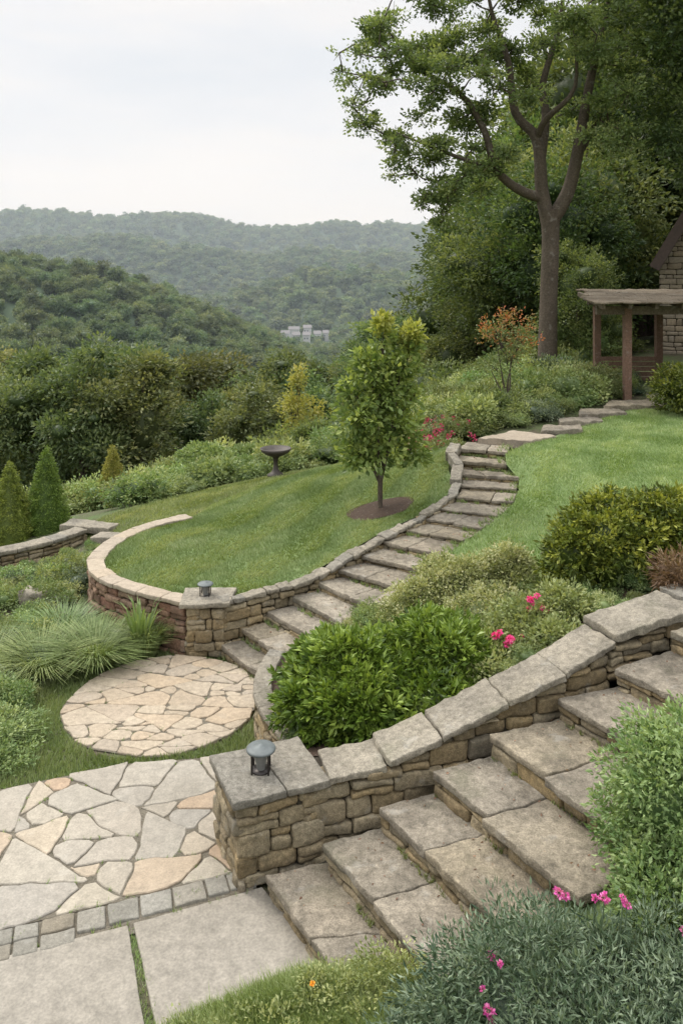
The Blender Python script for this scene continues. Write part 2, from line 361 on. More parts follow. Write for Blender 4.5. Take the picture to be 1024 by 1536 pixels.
X,Y=np.meshgrid(xs,ys);Z=zb(X.ravel(),Y.ravel());nx,ny=len(xs),len(ys)
i=(np.arange(ny-1)[:,None]*nx+np.arange(nx-1)[None]).ravel()
build("ground",[(np.stack([X.ravel(),Y.ravel(),Z],1),np.stack([i,i+1,i+nx+1,i+nx],1),.5,0,True)],[M_ground])

def pip(px,py,poly):
    poly=np.array(poly)[:,:2];ins=np.zeros(len(px),bool);j=len(poly)-1
    for i in range(len(poly)):
        xi,yi=poly[i];xj,yj=poly[j]
        c=((yi>py)!=(yj>py))&(px<(xj-xi)*(py-yi)/(yj-yi+1e-12)+xi);ins^=c;j=i
    return ins
def patch(name,poly,zf,mat,grid=.25):
    poly=np.array(poly,float);
    gx,gy=np.meshgrid(np.arange(poly[:,0].min(),poly[:,0].max(),grid),np.arange(poly[:,1].min(),poly[:,1].max(),grid));gx=gx.ravel();gy=gy.ravel()
    k=pip(gx,gy,poly);pts=[Vector((a,b)) for a,b in poly[:,:2]]+[Vector((a,b)) for a,b in zip(gx[k],gy[k])]
    n=len(poly);r=delaunay_2d_cdt(pts,[],[list(range(n))],1,1e-5)
    v=np.array([(p.x,p.y) for p in r[0]]);z=zf(v[:,0],v[:,1]);T=[f for f in r[2] if len(f)==3]
    F=[]
    for f in T:
        a,b,c=v[f[0]],v[f[1]],v[f[2]]
        F.append(f if (b[0]-a[0])*(c[1]-a[1])-(b[1]-a[1])*(c[0]-a[0])>0 else f[::-1])
    return build(name,[(np.column_stack([v,z]),F,.5,0,True)],[mat])
def grass(name,poly,zf,n,h,w,mat,excl=[],lean=.5,parent=None,rng=R,stripe=0.):
    poly=np.array(poly,float)
    x=rng.uniform(poly[:,0].min(),poly[:,0].max(),n);y=rng.uniform(poly[:,1].min(),poly[:,1].max(),n)
    k=pip(x,y,poly)
    for e in excl:
        if len(e)==3: k&=(x-e[0])**2+(y-e[1])**2>e[2]**2
        else: k&=~pip(x,y,e)
    x=x[k];y=y[k];m=len(x);z=zf(x,y)-.005
    a=rng.uniform(0,6.283,m);s=np.stack([np.cos(a),np.sin(a),np.zeros(m)],1);P=np.stack([x,y,z],1)
    L=rng.normal(0,lean,(m,3));L[:,2]=0
    pn=np.array([noise.noise(Vector((q*1.1,r_*1.1,0))) for q,r_ in zip(x,y)]);pm=np.array([noise.noise(Vector((q*4,r_*4,5))) for q,r_ in zip(x,y)])
    hh=(h*rng.uniform(.5,1.25,m)*(1+.4*pm))[:,None]
    L+=.35*np.stack([np.sin(pn*6),np.cos(pn*6),0*x],1)
    st=np.tanh(2.2*np.sin((x*.62-y*.35+.2*pn)*2*math.pi/.62))
    if stripe: L+=stripe*np.stack([.5*st,-.9*st,0*x],1)
    tip=P+(L*.6+np.array([0,0,1]))*hh;ww=w*.5*rng.uniform(.7,1.3,(m,1))
    V=np.stack([P-s*ww,P+s*ww,tip],1).reshape(-1,3);F=np.arange(m*3).reshape(-1,3)
    t=.47+.4*pn+.35*pm+rng.normal(0,.2,m)+stripe*.2*st
    return build(name,[(V,F,np.clip(t,0,1),0,False)],[mat],parent=parent)
def offset(path,d_):
    path=np.array(path,float);o=[]
    for i in range(len(path)):
        a=path[max(i-1,0),:2];b_=path[min(i+1,len(path)-1),:2];t=unit(b_-a);o.append(path[i,:2]+np.array([t[1],-t[0]])*d_)
    return np.array(o)
def blades_at(P,h,w,mi,n=4,rng=R):
    P=np.repeat(np.asarray(P,float),n,axis=0);m=len(P);P=P+rng.normal(0,.006,(m,3))*np.array([1,1,0]);a=rng.uniform(0,6.28,m)
    s=np.stack([np.cos(a),np.sin(a),0*a],1)*w/2;tip=P+(rng.normal(0,.5,(m,3))*np.array([1,1,0])+[0,0,1])*(h*rng.uniform(.4,1.3,m))[:,None]
    return (np.stack([P-s,P+s,tip],1).reshape(-1,3),np.arange(m*3).reshape(-1,3),np.clip(rng.normal(.4,.2,m),0,1),mi,False)

UA=[(-1.365,9.1,.12),(-1.11,9.25,.253),(-.865,9.42,.369),(-.576,9.6,.472),(-.278,9.8,.574),(.008,10.0,.675),(.3,10.25,.766),(.57,10.5,.857),(.9,10.8,.915),(1.18,11.1,.98),(1.43,11.45,1.03),(1.70,11.8,1.10),(1.83,12.2,1.16),(1.92,12.6,1.25),(1.85,13.0,1.383),(1.99,13.4,1.5),(2.15,13.85,1.56)]
UB=[(-.78,8.37),(-.57,8.53),(-.27,8.7),(-.015,8.95),(.33,9.16),(.69,9.4),(1.03,9.7),(1.25,9.98),(1.58,10.37),(1.88,10.7),(2.16,11.1),(2.46,11.55),(2.64,12.04),(2.72,12.4),(2.6,12.75),(2.65,13.1),(2.85,13.6)]
lwx=spline([(-1.78,9.15),(-2.43,9.5),(-3.0,9.93),(-3.28,10.4),(-3.35,10.94),(-3.23,11.68),(-2.85,12.3),(-2.45,12.66)],5)
lin=offset(lwx,.17)
lawn_b=[(-1.35,9.38,.555)]+[(a,b,.56) for a,b in lin]+[(-2.2,13.6,.5),(-1.2,15,.6),(0,16,.68),(1.2,16.2,.9),(2.0,14.6,1.3),(1.8,13.4,1.38),(1.72,12.9,1.25),(1.72,12.2,1.16),(1.55,11.85,1.1),(1.3,11.55,1.04),(1.05,11.22,.98),(.77,10.95,.94),(.44,10.67,.87),(.17,10.4,.8),(-.12,10.14,.72),(-.4,9.94,.63),(-.7,9.73,.57),(-1.0,9.55,.565)]
hl=RBF(lawn_b+[(.58,12,.84),(-1,12,.62),(-2.3,11,.57),(-1,10.8,.58),(0,13.5,.82),(-1.2,13.5,.64),(1,14,1.05)])
lawn=patch("lawn",lawn_b,hl,M_turf)
grass("lawn_grass_blades",lawn_b,hl,220000,.04,.013,M_lawn,excl=[(.58,12,.46)],parent=lawn,stripe=1.)
rt_b=[(-.45,6.2,.5),(-.45,6.7,.4),(-.7,7.2,.36),(-.8,7.7,.35),(-.75,8.25,.33)]+[(b[0]+.02,b[1]-.02,a[2]-.02) for a,b in list(zip(UA,UB))[1:16]]+[(3.6,13.9,1.56),(4.6,15,1.66),(6,16.2,1.76),(8,16.5,1.88),(14,16,2.1),(14,7,1.9),(3.9,7.2,1.5),(3.2,6.95,1.4),(2.2,6.7,1.2),(1.75,6.5,1.08),(1.27,6.35,.9),(.76,6.2,.72),(.35,6.1,.6)]
hr=RBF(rt_b+[(2.6,10,1.0),(4.3,10.5,1.49),(3.9,12,1.48),(1.77,10.0,.85),(3,8,1.3),(1.26,8.5,.75),(.4,7.2,.5),(6,9,1.6),(9,10,1.8),(4,14,1.55),(3,12.2,1.3)])
rt=patch("lawn",rt_b,hr,M_turf)
bedp=[(-.42,6.3),(-.4,6.7),(-.62,7.2),(-.7,7.7),(-.66,8.2),(-.2,8.6),(.7,9.2),(1.4,9.1),(2.2,8.8),(3.4,9.0),(5,8.7),(5,7.5),(3.2,7.05),(2.2,6.78),(1.27,6.42),(.35,6.17)]
patch("planting_bed_soil",bedp,lambda x,y:hr(x,y)+.012,M_mulch)
rl_poly=[(1.3,9.3)]+[(b[0]+.03,b[1]) for b in UB[7:16]]+[(3.6,13.8),(4.6,14.9),(6,16.1),(8,16.4),(9,16),(9,8.6),(3.5,9.0),(2.2,8.8)]
grass("lawn_grass_blades",rl_poly,hr,250000,.045,.013,M_lawn,parent=rt,stripe=.5)
CIRC=(-1.79,8.08,.99)
flag=[(-3.6,4.72),(-.76,5.69),(-.85,7.14),(-1.9,7.0),(-2.9,6.62),(-3.9,6.1)]
apron=[(-3.1,12.75),(-4.3,13.4),(-4.6,14.3),(-2.5,16.5),(-.5,17.8),(1.2,17.4),(1.2,16.2),(0,16),(-1.2,15),(-2.2,13.6),(-2.45,12.8)]
grass("grass_strip",[(-4.4,6.0),(-2.9,6.6),(-1.9,6.98),(-.8,7.1),(-.6,7.0),(-.78,8.3),(-1.3,9.2),(-2.2,9.4),(-3,8.8),(-4.2,8.5)],zb,85000,.055,.012,M_lawn,excl=[CIRC,flag])
grass("meadow_grass",apron,zb,70000,.05,.016,M_lawn,stripe=.5)

# ------------------------------------------------------------------ paving: random-cut crazy paving
def clip(poly,px,py,nx_,ny_):
    out=[];n=len(poly)
    for i in range(n):
        a=poly[i];b=poly[(i+1)%n];da=(a[0]-px)*nx_+(a[1]-py)*ny_;db=(b[0]-px)*nx_+(b[1]-py)*ny_
        if da<=0: out.append(a)
        if (da<0)!=(db<0) and abs(da-db)>1e-9:
            t=da/(da-db);out.append((a[0]+(b[0]-a[0])*t,a[1]+(b[1]-a[1])*t))
    return out
def area(p): p=np.array(p);return .5*abs(np.sum(p[:,0]*np.roll(p[:,1],-1)-p[:,1]*np.roll(p[:,0],-1)))
def aspect(p):
    q=np.array(p);q=q-q.mean(0);w=np.linalg.eigvalsh(q.T@q);return math.sqrt(w[1]/max(w[0],1e-9))
def split(poly,amax,jit=.45,ys=1.,tgt=None):
    tgt=tgt or amax*random.choice([.4,.7,1.,1.3,1.8])
    if area(poly)<tgt: return [poly]
    best=None
    for tr in range(16):
        p=np.array(poly);q=(p-p.mean(0))*np.array([1,ys]);w,v=np.linalg.eigh(q.T@q);dirn=v[:,1]
        a=math.atan2(dirn[1],dirn[0])+random.gauss(0,jit);c=p.mean(0)+dirn*np.array([1,1/ys])*math.sqrt(w[1]/len(p))*random.uniform(-.45,.45)
        n=(math.cos(a),math.sin(a));A=clip(poly,c[0],c[1],*n);B=clip(poly,c[0],c[1],-n[0],-n[1])
        if len(A)<3 or len(B)<3: continue
        sc=sum((1.2 if len(q_)==3 else 0)+max(0,aspect([(a_[0],a_[1]*ys) for a_ in q_])-1.6) for q_ in (A,B))+random.uniform(0,.35)
        if best is None or sc<best[0]: best=(sc,A,B)
    if best is None: return [poly]
    nt_=lambda:None if random.random()<.55 else tgt
    return split(best[1],amax,jit,ys,nt_())+split(best[2],amax,jit,ys,nt_())
def paving(name,region,amax,zt,gap,mat,jit=.45,ys=1.,basemat=M_joint,weed=.1):
    pcs=[];W=[]
    for a,poly in enumerate(split([tuple(p) for p in region],amax,jit,ys)):
        if area(poly)<.003: continue
        poly=np.array(poly);cen=poly.mean(0);pts=[];n=len(poly)
        for i in range(n):
            p=poly[i];q=poly[(i+1)%n];l=np.linalg.norm(q-p)
            if l<.03: pts.append((p+q)/2);continue
            f=min(.3,random.uniform(.015,.07)/l);m=max(2,int(l/.045))
            for t in np.linspace(f,1-f,m): pts.append(p+(q-p)*t)
        pts=np.array(pts)
        for p in pts:
            if random.random()<weed and noise.noise(Vector((p[0]*1.5,p[1]*1.5,3)))>-.1: W.append((p[0],p[1],zt-.012))
        nx_=unit(np.roll(pts,-1,0)-np.roll(pts,1,0));inw=np.stack([-nx_[:,1],nx_[:,0]],1)
        inw*=np.sign(np.sum(inw*(cen-pts),1).sum())
        pts=pts+inw*gap
        for i in range(len(pts)):
            nv=noise.noise_vector(Vector((pts[i][0]*6,pts[i][1]*6,a*.07)));nv2=noise.noise_vector(Vector((pts[i][0]*26,pts[i][1]*26,a*.37)));pts[i]+=np.array(nv)[:2]*.03+np.array(nv2)[:2]*.006
        n=len(pts);z=zt+random.uniform(-.004,.004);tl=[random.uniform(-.008,.008) for _ in range(2)]
        zz=z+(pts-cen)@np.array(tl)
        inn=pts+inw*.006
        V=np.concatenate([np.column_stack([inn,zz]),np.column_stack([pts,zz-.006]),np.column_stack([pts,zz*0+zt-.06])])
        tt=random.random()
        pcs.append((V[:n],[list(range(n))],tt,0,False))
        F=[(k,n+k,n+(k+1)%n,(k+1)%n) for k in range(n)]+[(n+k,2*n+k,2*n+(k+1)%n,n+(k+1)%n) for k in range(n)]
        pcs.append((V,F,tt,0,False))
    reg=np.array(region);pcs.append((np.column_stack([reg,np.full(len(reg),zt-.011)]),[list(range(len(reg)))],.5,1,False))
    if W: pcs.append(blades_at(W,.03,.007,2,6))
    return build(name,pcs,[mat,basemat,M_lawn])
random.seed(33)
paving("flagstone_patio",flag,.17,.035,.006,M_flag,.35)
cp=[(CIRC[0]+.97*math.cos(a)+.03*math.sin(5*a),CIRC[1]+.97*math.sin(a)+.03*math.cos(7*a)) for a in np.linspace(0,2*math.pi,40)[:-1]]
paving("circular_stone_patio",cp,.075,.034,.003,M_flag2,.18,1.9,weed=.04)
random.seed(9)
d=np.array([.946,.324]);nrm=np.array([.324,-.946]);o=np.array([-3.6,4.72]);P=[];s=0
while s<3.05:
    l=random.uniform(.15,.24)
    two=s<1.9
    bow=.05*math.sin(s/3.05*math.pi)
    rows=[(.02,.14),(.15,.27)] if two else [(.02,.2)]
    for a,b_ in rows:
        c=[o+d*(s+.006)+nrm*(b_+bow-.05),o+d*(s+l-.006)+nrm*(b_+bow-.05),o+d*(s+l-.006)+nrm*(a+bow-.05),o+d*(s+.006)+nrm*(a+bow-.05)]
        c=[q+np.array([random.uniform(-.006,.006),random.uniform(-.006,.006)]) for q in c]
        P.append(block([(q[0],q[1],.036+random.uniform(-.003,.004)) for q in c],.08,r=.012,amp=.007,t=random.random(),step=.06))
    s+=l
e0=o-nrm*.02;e1=o+d*3.1-nrm*.02;e2=o+d*3.1+nrm*.3;e3=o+nrm*.32
P.append(([(q[0],q[1],.018) for q in (e0,e3,e2,e1)],[(0,1,2,3)],.5,1,False))
W=[tuple(o+d*random.uniform(0,3.05)+nrm*random.choice([-.02,.1,.22]))+(.02,) for _ in range(70)];P.append(blades_at(W,.03,.007,2,6))
build("cobble_border",P,[M_cob,M_joint,M_lawn])
def slab(name,c,z=.03,h=.08,**k): return build(name,[block([(a,b,z) for a,b in c],h,r=.010,amp=.004,t=random.random(),step=.12,**k)],[M_conc])
slab("concrete_paving_slab",[(-1.0,4.41),(-.10,4.95),(-.55,5.56),(-1.365,5.25)])
slab("concrete_paving_slab",[(-3.6,3.9),(-1.035,4.33),(-1.395,5.23),(-3.6,4.47)])
grass("joint_grass",[(-1.40,5.2),(-1.355,5.22),(-.98,4.4),(-1.045,4.3)],lambda x,y:x*0+.01,1800,.04,.008,M_lawn)

# ------------------------------------------------------------------ front stairs
FA=[(-.51,5.5),(-.125,5.57),(.275,5.69),(.67,5.83),(1.115,6.0),(1.68,6.2),(2.17,6.34),(2.72,6.62),(3.35,6.9),(3.9,7.1)]
P=[];LEN=[1.15,1.35,1.35,1.4,1.4,1.35,1.35,1.4,1.4,1.4];WD=[];DB=[]
for k in range(8):
    z=.17*(k+1);A=np.array(FA[k]);A2=np.array(FA[k+1]);dd=unit(np.array([.55,-.87]));L=LEN[k]
    B=A+dd*L;B2=A2+dd*LEN[k+1]
    back=unit(np.array([.87,.55]))
    cuts=[0,random.uniform(.38,.55),1]
    if k in (3,4): cuts=[0,.42,1]
    for a,b_ in zip(cuts[:-1],cuts[1:]):
        off=-.05 if (k in(3,4) and a>0) else 0
        p0=A+(B-A)*(a+.004)+back*(-.02+off);p1=A+(B-A)*(b_-.004)+back*(-.02+off+random.uniform(-.02,.02));q0=A2+(B2-A2)*(a+.004)+back*.1;q1=A2+(B2-A2)*(b_-.004)+back*.1
        P.append(block([(p0[0],p0[1],z),(p1[0],p1[1],z+random.uniform(-.008,.004)),(q1[0],q1[1],z-.002),(q0[0],q0[1],z)],.058,r=.012,amp=.013,t=random.random(),step=.05,fr=9))
    P+=wall([(A[0],A[1],z-.2,z-.053),(B[0],B[1],z-.2,z-.053)],thick=.14,ch=(.06,.14),sl=(.16,.45),mi=1,core=2,prot=.012,full=.5)
    for q in range(60):
        u=random.random();p=A+(B-A)*u-back*random.uniform(.0,.03)
        if noise.noise(Vector((p[0]*3,p[1]*3,k)))>.05: WD.append((p[0],p[1],z-.17))
    for q in range(26):
        u=random.random();v=random.random()**.6;p=(A+(B-A)*u)*(1-v)+(A2+(B2-A2)*u)*v;DB.append((p[0],p[1],z+.006))
P.append(blades_at(WD,.035,.008,3,5))
build("stone_stairs",P,[M_tread,M_wall,M_mortar,M_light])

cz=[(-.12,.68),(.33,.72),(.74,.84),(1.27,1.02),(1.75,1.17),(2.2,1.30),(3.0,1.46),(3.8,1.55)]
fx=[-.72,-.07,.38,.76,1.27,1.75,2.2,2.9,3.8];fy=[5.53,5.77,5.87,6.0,6.15,6.3,6.5,6.8,7.15]
yy=lambda x:float(np.interp(x,fx,fy))
P=[]
xs_=[-.2,.2,.38,.76,1.27,1.75,2.2,2.9,3.8];czx=[c[0] for c in cz];czz=[c[1] for c in cz]
P+=wall([(x,yy(x)+.015,zlo,float(np.interp(x,czx,czz))-.055) for x,zlo in zip(xs_,[0,.1,.25,.4,.6,.8,.95,1.15,1.3])],thick=.2,mi=0,core=2,full=.34,ch=(.09,.17),sl=(.16,.42))
pil=[(-.72,5.53),(-.12,5.76),(-.36,6.26),(-.95,6.03)]
for a,b_ in ((0,1),(1,2),(2,3),(3,0)):
    P+=wall([(*pil[a],0,.59),(*pil[b_],0,.59)],thick=.16,mi=0,core=2,full=.2,ch=(.09,.17),sl=(.14,.34))
def cop(x0,x1,z0,z1,w=.36,h=.055,t=None):
    d=unit(np.array([x1-x0,yy(x1)-yy(x0)]));n=np.array([-d[1],d[0]])
    p0=np.array([x0+.004,yy(x0)]);p1=np.array([x1-.004,yy(x1)])
    f=-.035+random.uniform(-.015,.012)
    return block([(*(p0+n*f),z0),(*(p1+n*(f+random.uniform(-.025,.025))),z1),(*(p1+n*w),z1),(*(p0+n*(w+random.uniform(-.03,.02))),z0)],h,r=.012,amp=.015,t=random.random() if t is None else t,mi=1,step=.05,fr=9)
P.append(cop(-.10,.34,.675,.70));P.append(cop(.34,.75,.745,.83));P.append(cop(.75,1.27,.85,1.02));P.append(cop(1.27,1.75,1.03,1.175));P.append(cop(1.75,2.22,1.18,1.32));P.append(cop(2.22,3.0,1.38,1.47,.40,.075));P.append(cop(3.0,3.8,1.5,1.55,.40,.075))
c=np.array(pil)
def outp(p,s=.05): q=np.array(p);cc=c.mean(0);return q+(q-cc)/np.linalg.norm(q-cc)*s
o0,o1,o2,o3=[outp(p) for p in c];m0=o0+(o1-o0)*.55;m1=o3+(o2-o3)*.5
P.append(block([(*o0,.655),(*(m0-.003*d),.655),(*(m1-.003*d),.655),(*o3,.655)],.055,r=.010,amp=.009,t=.95,mi=1,step=.06))
P.append(block([(*(m0+.003*d),.657),(*o1,.657),(*o2,.657),(*(m1+.003*d),.657)],.055,r=.010,amp=.009,t=.85,mi=1,step=.06))
build("stone_cheek_wall",P,[M_wall,M_cap,M_mortar])

bw=spline([(-.42,6.35),(-.48,6.75),(-.72,7.2),(-.82,7.7),(-.76,8.2),(-.72,8.36)],4)
P=wall([(p[0],p[1],-.02,.36) for p in bw],side=-1,thick=.14,mi=0,core=2,full=.2,sl=(.12,.28),ch=(.07,.14))
for i in range(0,len(bw)-2,2):
    p=bw[i];q=bw[i+2];dd=unit(q-p);n=np.array([dd[1],-dd[0]])
    P.append(block([(*(p-n*.03),.42),(*(p+n*.15),.42),(*(q+n*.15),.42),(*(q-n*.03),.42)],.06,r=.015,amp=.012,t=random.random(),mi=1,step=.08))
build("raised_bed_wall",P,[M_wall,M_cap,M_mortar])

# ------------------------------------------------------------------ upper stairs
P=[];WD=[]
for k in range(16):
    A=np.array(UA[k][:2]);B=np.array(UB[k]);z=UA[k][2];A2=np.array(UA[k+1][:2]);B2=np.array(UB[k+1])
    f=unit((A2+B2)/2-(A+B)/2);z0=UA[k-1][2] if k else 0
    dv=unit(B-A)
    A_=A-dv*.03;B_=B+dv*random.uniform(-.02,.10)
    jj=lambda:random.uniform(-.022,.022)
    th=min(.06,(z-z0)*.65)
    cut=random.uniform(.35,.65) if random.random()<.55 else 1
    for a,b_ in ([(0,cut),(cut,1)] if cut<1 else [(0,1)]):
        e=.004 if cut<1 else 0
        p0=A_+(B_-A_)*(a+e);p1=A_+(B_-A_)*(b_-e);q0=A2+(B2-A2)*(a+e);q1=A2+(B2-A2)*(b_-e)
        P.append(block([(*(p0-f*.02+jj()),z),(*(p1-f*.02+jj()),z+jj()*.5),(*(q1+f*.08),z-.002),(*(q0+f*.08),z)],th,r=.012,amp=.014,t=random.random(),step=.07,fr=9))
    P+=wall([(A_[0],A_[1],z0-.03,z-th+.005),(B_[0],B_[1],z0-.03,z-th+.005)],thick=.1,ch=(.05,.1),sl=(.15,.35),mi=1,core=2,prot=.008,full=.3,amp=.008)
    for q in range(40):
        u=random.random();p=A+(B-A)*u-f*random.uniform(.02,.05)
        if noise.noise(Vector((p[0]*3,p[1]*3,k)))>.0: WD.append((p[0],p[1],z0))
    for q in range(22): p=B+(B2-B)*random.random()+dv*random.uniform(-.12,.1);WD.append((p[0],p[1],z))
    for q in range(10):
        u=random.random();v=random.random()**.6;p=(A+(B-A)*u)*(1-v)+(A2+(B2-A2)*u)*v;DB.append((p[0],p[1],z+.006))
slabs=[[(2.35,13.75),(3.2,13.55),(3.75,13.95),(3.1,14.5),(2.5,14.3)],[(3.5,14.1),(4.3,14.3),(4.4,14.75),(3.7,14.7)],[(4.0,14.65),(4.85,14.85),(4.9,15.35),(4.1,15.15)],[(4.5,15.2),(5.5,15.4),(5.5,16.0),(4.7,15.8)],[(5.2,15.85),(6.4,15.9),(6.7,16.7),(5.5,16.5)],[(6.3,16.2),(8,16.3),(8.4,17.2),(6.5,17.1)]]
for i,s in enumerate(slabs):
    z=1.60+.062*i
    P.append(block([(*s[0],z),(*s[1],z),(*s[2],z),(*s[3],z)],.16,r=.02,amp=.028,t=random.random(),mi=0 if i else 3,step=.1))
for k in range(3,7):
    B=np.array(UB[k]);B2=np.array(UB[k+1]);f=unit(B2-B);n=np.array([f[1],-f[0]])
    P.append(block([(*(B+n*0.02),UA[k][2]+.05),(*(B+n*.2),UA[k][2]+.05),(*(B2+n*.2),UA[k+1][2]+.05),(*(B2+n*.02),UA[k+1][2]+.05)],.13,r=.02,amp=.015,t=random.random(),step=.09))
P.append(blades_at(WD,.055,.010,4,6))
build("garden_stairs",P,[M_tread,M_wall,M_mortar,M_flag2,M_light])
DB=np.array(DB);v,f=leafmesh(DB,np.column_stack([R.normal(size=(len(DB),2)),R.normal(0,.08,len(DB))]),R.uniform(.012,.032,len(DB)),.55,.1)
build("fallen_leaves",[(v,f,R.uniform(0,1,len(f)),0,False)],[M_dry])

P=[]
upil=[(-1.76,9.08),(-1.33,9.12),(-1.30,9.5),(-1.80,9.5)]
for a,b_ in ((0,1),(1,2),(2,3),(3,0)): P+=wall([(*upil[a],-.03,.56),(*upil[b_],-.03,.56)],thick=.15,mi=0,core=2,full=.18,ch=(.08,.15),sl=(.12,.28))
P.append(block([(-1.83,9.02,.615),(-1.27,9.06,.615),(-1.24,9.55,.615),(-1.86,9.55,.615)],.055,r=.012,amp=.01,t=.4,mi=1,step=.06))
czs=[.615,.615,.615,.62,.66,.75,.84,.92,.965,1.03,1.08,1.15,1.22,1.36,1.45,1.53]
P+=wall([(UA[k][0]-.0,UA[k][1]+.03,UA[k][2]-.16,czs[k]-.045) for k in range(12)],thick=.14,mi=0,core=2,full=.2,ch=(.07,.14),sl=(.14,.36))
for k in range(0,15):
    a=np.array(UA[k][:2]);b_=np.array(UA[k+1][:2]);f=unit(b_-a);n=np.array([-f[1],f[0]])
    lift=.0 if k<12 else .05
    for h0,h1 in ((0,.5),(.5,1)) if k<12 and random.random()<.6 else ((0,1),):
        w=.15+random.uniform(-.025,.03)-(.03 if 7<k<12 else 0);pa=a+(b_-a)*h0;pb=a+(b_-a)*h1;za_=czs[k]+(czs[k+1]-czs[k])*h0+random.uniform(-.014,.014);zb_=czs[k]+(czs[k+1]-czs[k])*h1+random.uniform(-.014,.014);j=random.uniform(-.03,.02)
        P.append(block([(*(pa+f*.004+n*(j-.01)),za_+lift),(*(pb-f*.004+n*(j-.01)),zb_+lift),(*(pb+n*w),zb_+lift),(*(pa+n*w),za_+lift)],.055+lift*2,r=.016,amp=.018,t=random.random(),mi=1,step=.06,fr=10))
P+=wall([(p[0],p[1],-.12,.545) for p in lwx],side=-1,thick=.14,mi=3,core=2,full=.2,ch=(.07,.14),sl=(.14,.34))
s=0;_,tot=resample(lwx,0.)
while s<tot:
    l=random.uniform(.28,.46);p,_=resample(lwx,s+.004);q,_=resample(lwx,min(s+l,tot)-.004);dd=unit(q-p);n=np.array([dd[1],-dd[0]]);w=.19+random.uniform(-.01,.02)
    P.append(block([(*(p-n*.035),.60),(*(p+n*w),.60),(*(q+n*w),.60),(*(q-n*.035),.60)],.055,r=.012,amp=.01,t=random.random(),mi=4,step=.07));s+=l
build("lawn_retaining_wall",P,[M_wall,M_cap,M_mortar,M_red,M_flag2])
P=[];gp=spline([(-7.2,11.7),(-6.2,12.0),(-5.3,12.3),(-4.65,12.9),(-4.3,13.5)],3)
P+=wall([(p[0],p[1],-.45,.06) for p in gp],thick=.14,core=2,full=.22,sl=(.16,.36))
for i in range(len(gp)-1):
    p=gp[i];q=gp[i+1];dd=unit(q-p);n=np.array([-dd[1],dd[0]])
    P.append(block([(*(p-n*.04),.12),(*(q-n*.04),.12),(*(q+n*.26),.12),(*(p+n*.26),.12)],.065,r=.015,amp=.01,t=random.random(),mi=1,step=.1))
P.append(block([(-4.9,13.9,.07),(-3.9,13.4,.15),(-3.8,13.7,.15),(-4.8,14.3,.07)],.12,r=.02,amp=.015,t=.3,mi=1,step=.1))
P.append(block([(-4.1,13.0,.13),(-3.3,12.7,.22),(-3.25,12.95,.22),(-4.0,13.3,.13)],.14,r=.02,amp=.015,t=.6,mi=1,step=.1))
build("low_garden_wall",P,[M_wall,M_cap,M_mortar])

a=np.linspace(0,2*math.pi,26)[:-1];mr=[(.58+.5*math.cos(t)+.03*math.sin(4*t),12+.46*math.sin(t)+.03*math.sin(3*t)) for t in a]
patch("mulch_ring",mr,lambda x,y:hl(x,y)+.012+.04*np.clip(1-((x-.58)**2+(y-12)**2)/.2,0,1),M_mulch,.1)

def lamp(loc,s=1.):
    P=[lathe(loc,[(0,0),(.07*s,0),(.07*s,.012*s),(0,.014*s)],mi=0)]
    for k in range(4):
        a=math.pi/4+k*math.pi/2;x=loc[0]+.085*s*math.cos(a);y=loc[1]+.085*s*math.sin(a)
        P.append(beam((x,y,loc[2]-.002),(x,y,loc[2]+.15*s),.013*s,.013*s,0))
    P.append(lathe(loc,[(.03*s,.012*s),(.036*s,.05*s),(.055*s,.11*s),(.055*s,.145*s),(0,.146*s)],mi=2))
    P.append(lathe(loc,[(.0,.146*s),(.1*s,.148*s),(.107*s,.152*s),(.108*s,.162*s),(.1*s,.170*s),(.07*s,.178*s),(.025*s,.183*s),(.02*s,.19*s),(0,.192*s)],32,mi=1))
    return build("garden_lamp",P,[M_black,M_lampcap,M_glass])
lamp((-.59,5.87,.652));lamp((-1.58,9.3,.61),.85)
bz=float(zb(-1.33,16.2)[0])
build("bird_bath",[lathe((-1.33,16.2,bz),[(0,0),(.17,0),(.17,.05),(.10,.09),(.055,.16),(.042,.26),(.055,.38),(.09,.42),(.19,.45),(.28,.51),(.32,.58),(.305,.585),(.26,.53),(.15,.48),(0,.47)],28)],[M_bath])

# ------------------------------------------------------------------ shrubs
def shrub(name,lobes,nc,nl,cs,ls,mat,core=.62,wr=.5,flowers=None,fm=None,shell=(.8,1.1),**k):
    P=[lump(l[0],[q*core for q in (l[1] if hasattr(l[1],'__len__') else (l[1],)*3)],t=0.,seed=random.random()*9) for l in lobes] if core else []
    P.append(clumpy(lobes,nc,nl,cs,ls,wr=wr,shell=shell,**k))
    if core: P.append(clumpy(lobes,nc//3,nl,cs,ls,wr=wr,shell=(.55,.82),tv=.1))
    mats=[mat]
    if flowers:
        mats.append(fm)
        for (p,r) in flowers:
            n=46;q=rdir(n);q[:,2]*=.8
            v,f=leafmesh(np.array(p)+q*r*.6*R.uniform(.3,1,(n,1)),q+rdir(n)*.5,r*.55,.8);P.append((v,f,R.uniform(0,1,n),1,False))
            P.append(tube([np.array(p)-[0.02,0,.25],np.array(p)-[0,0,.02]],.004,4,0,.6))
    return build(name,P,mats)
def mound(cx,cy,cz_,rx,ry,rz,n,f=.42):
    out=[((cx,cy,cz_),(rx*.85,ry*.85,rz*.85))]
    for k in range(n):
        d_=rdir(1)[0];d_[2]=abs(d_[2])*.9;out.append(((cx+d_[0]*rx*.62,cy+d_[1]*ry*.62,cz_+d_[2]*rz*.62),(rx*f*R.uniform(.8,1.2),ry*f*R.uniform(.8,1.2),rz*f*R.uniform(.85,1.25))))
    return out
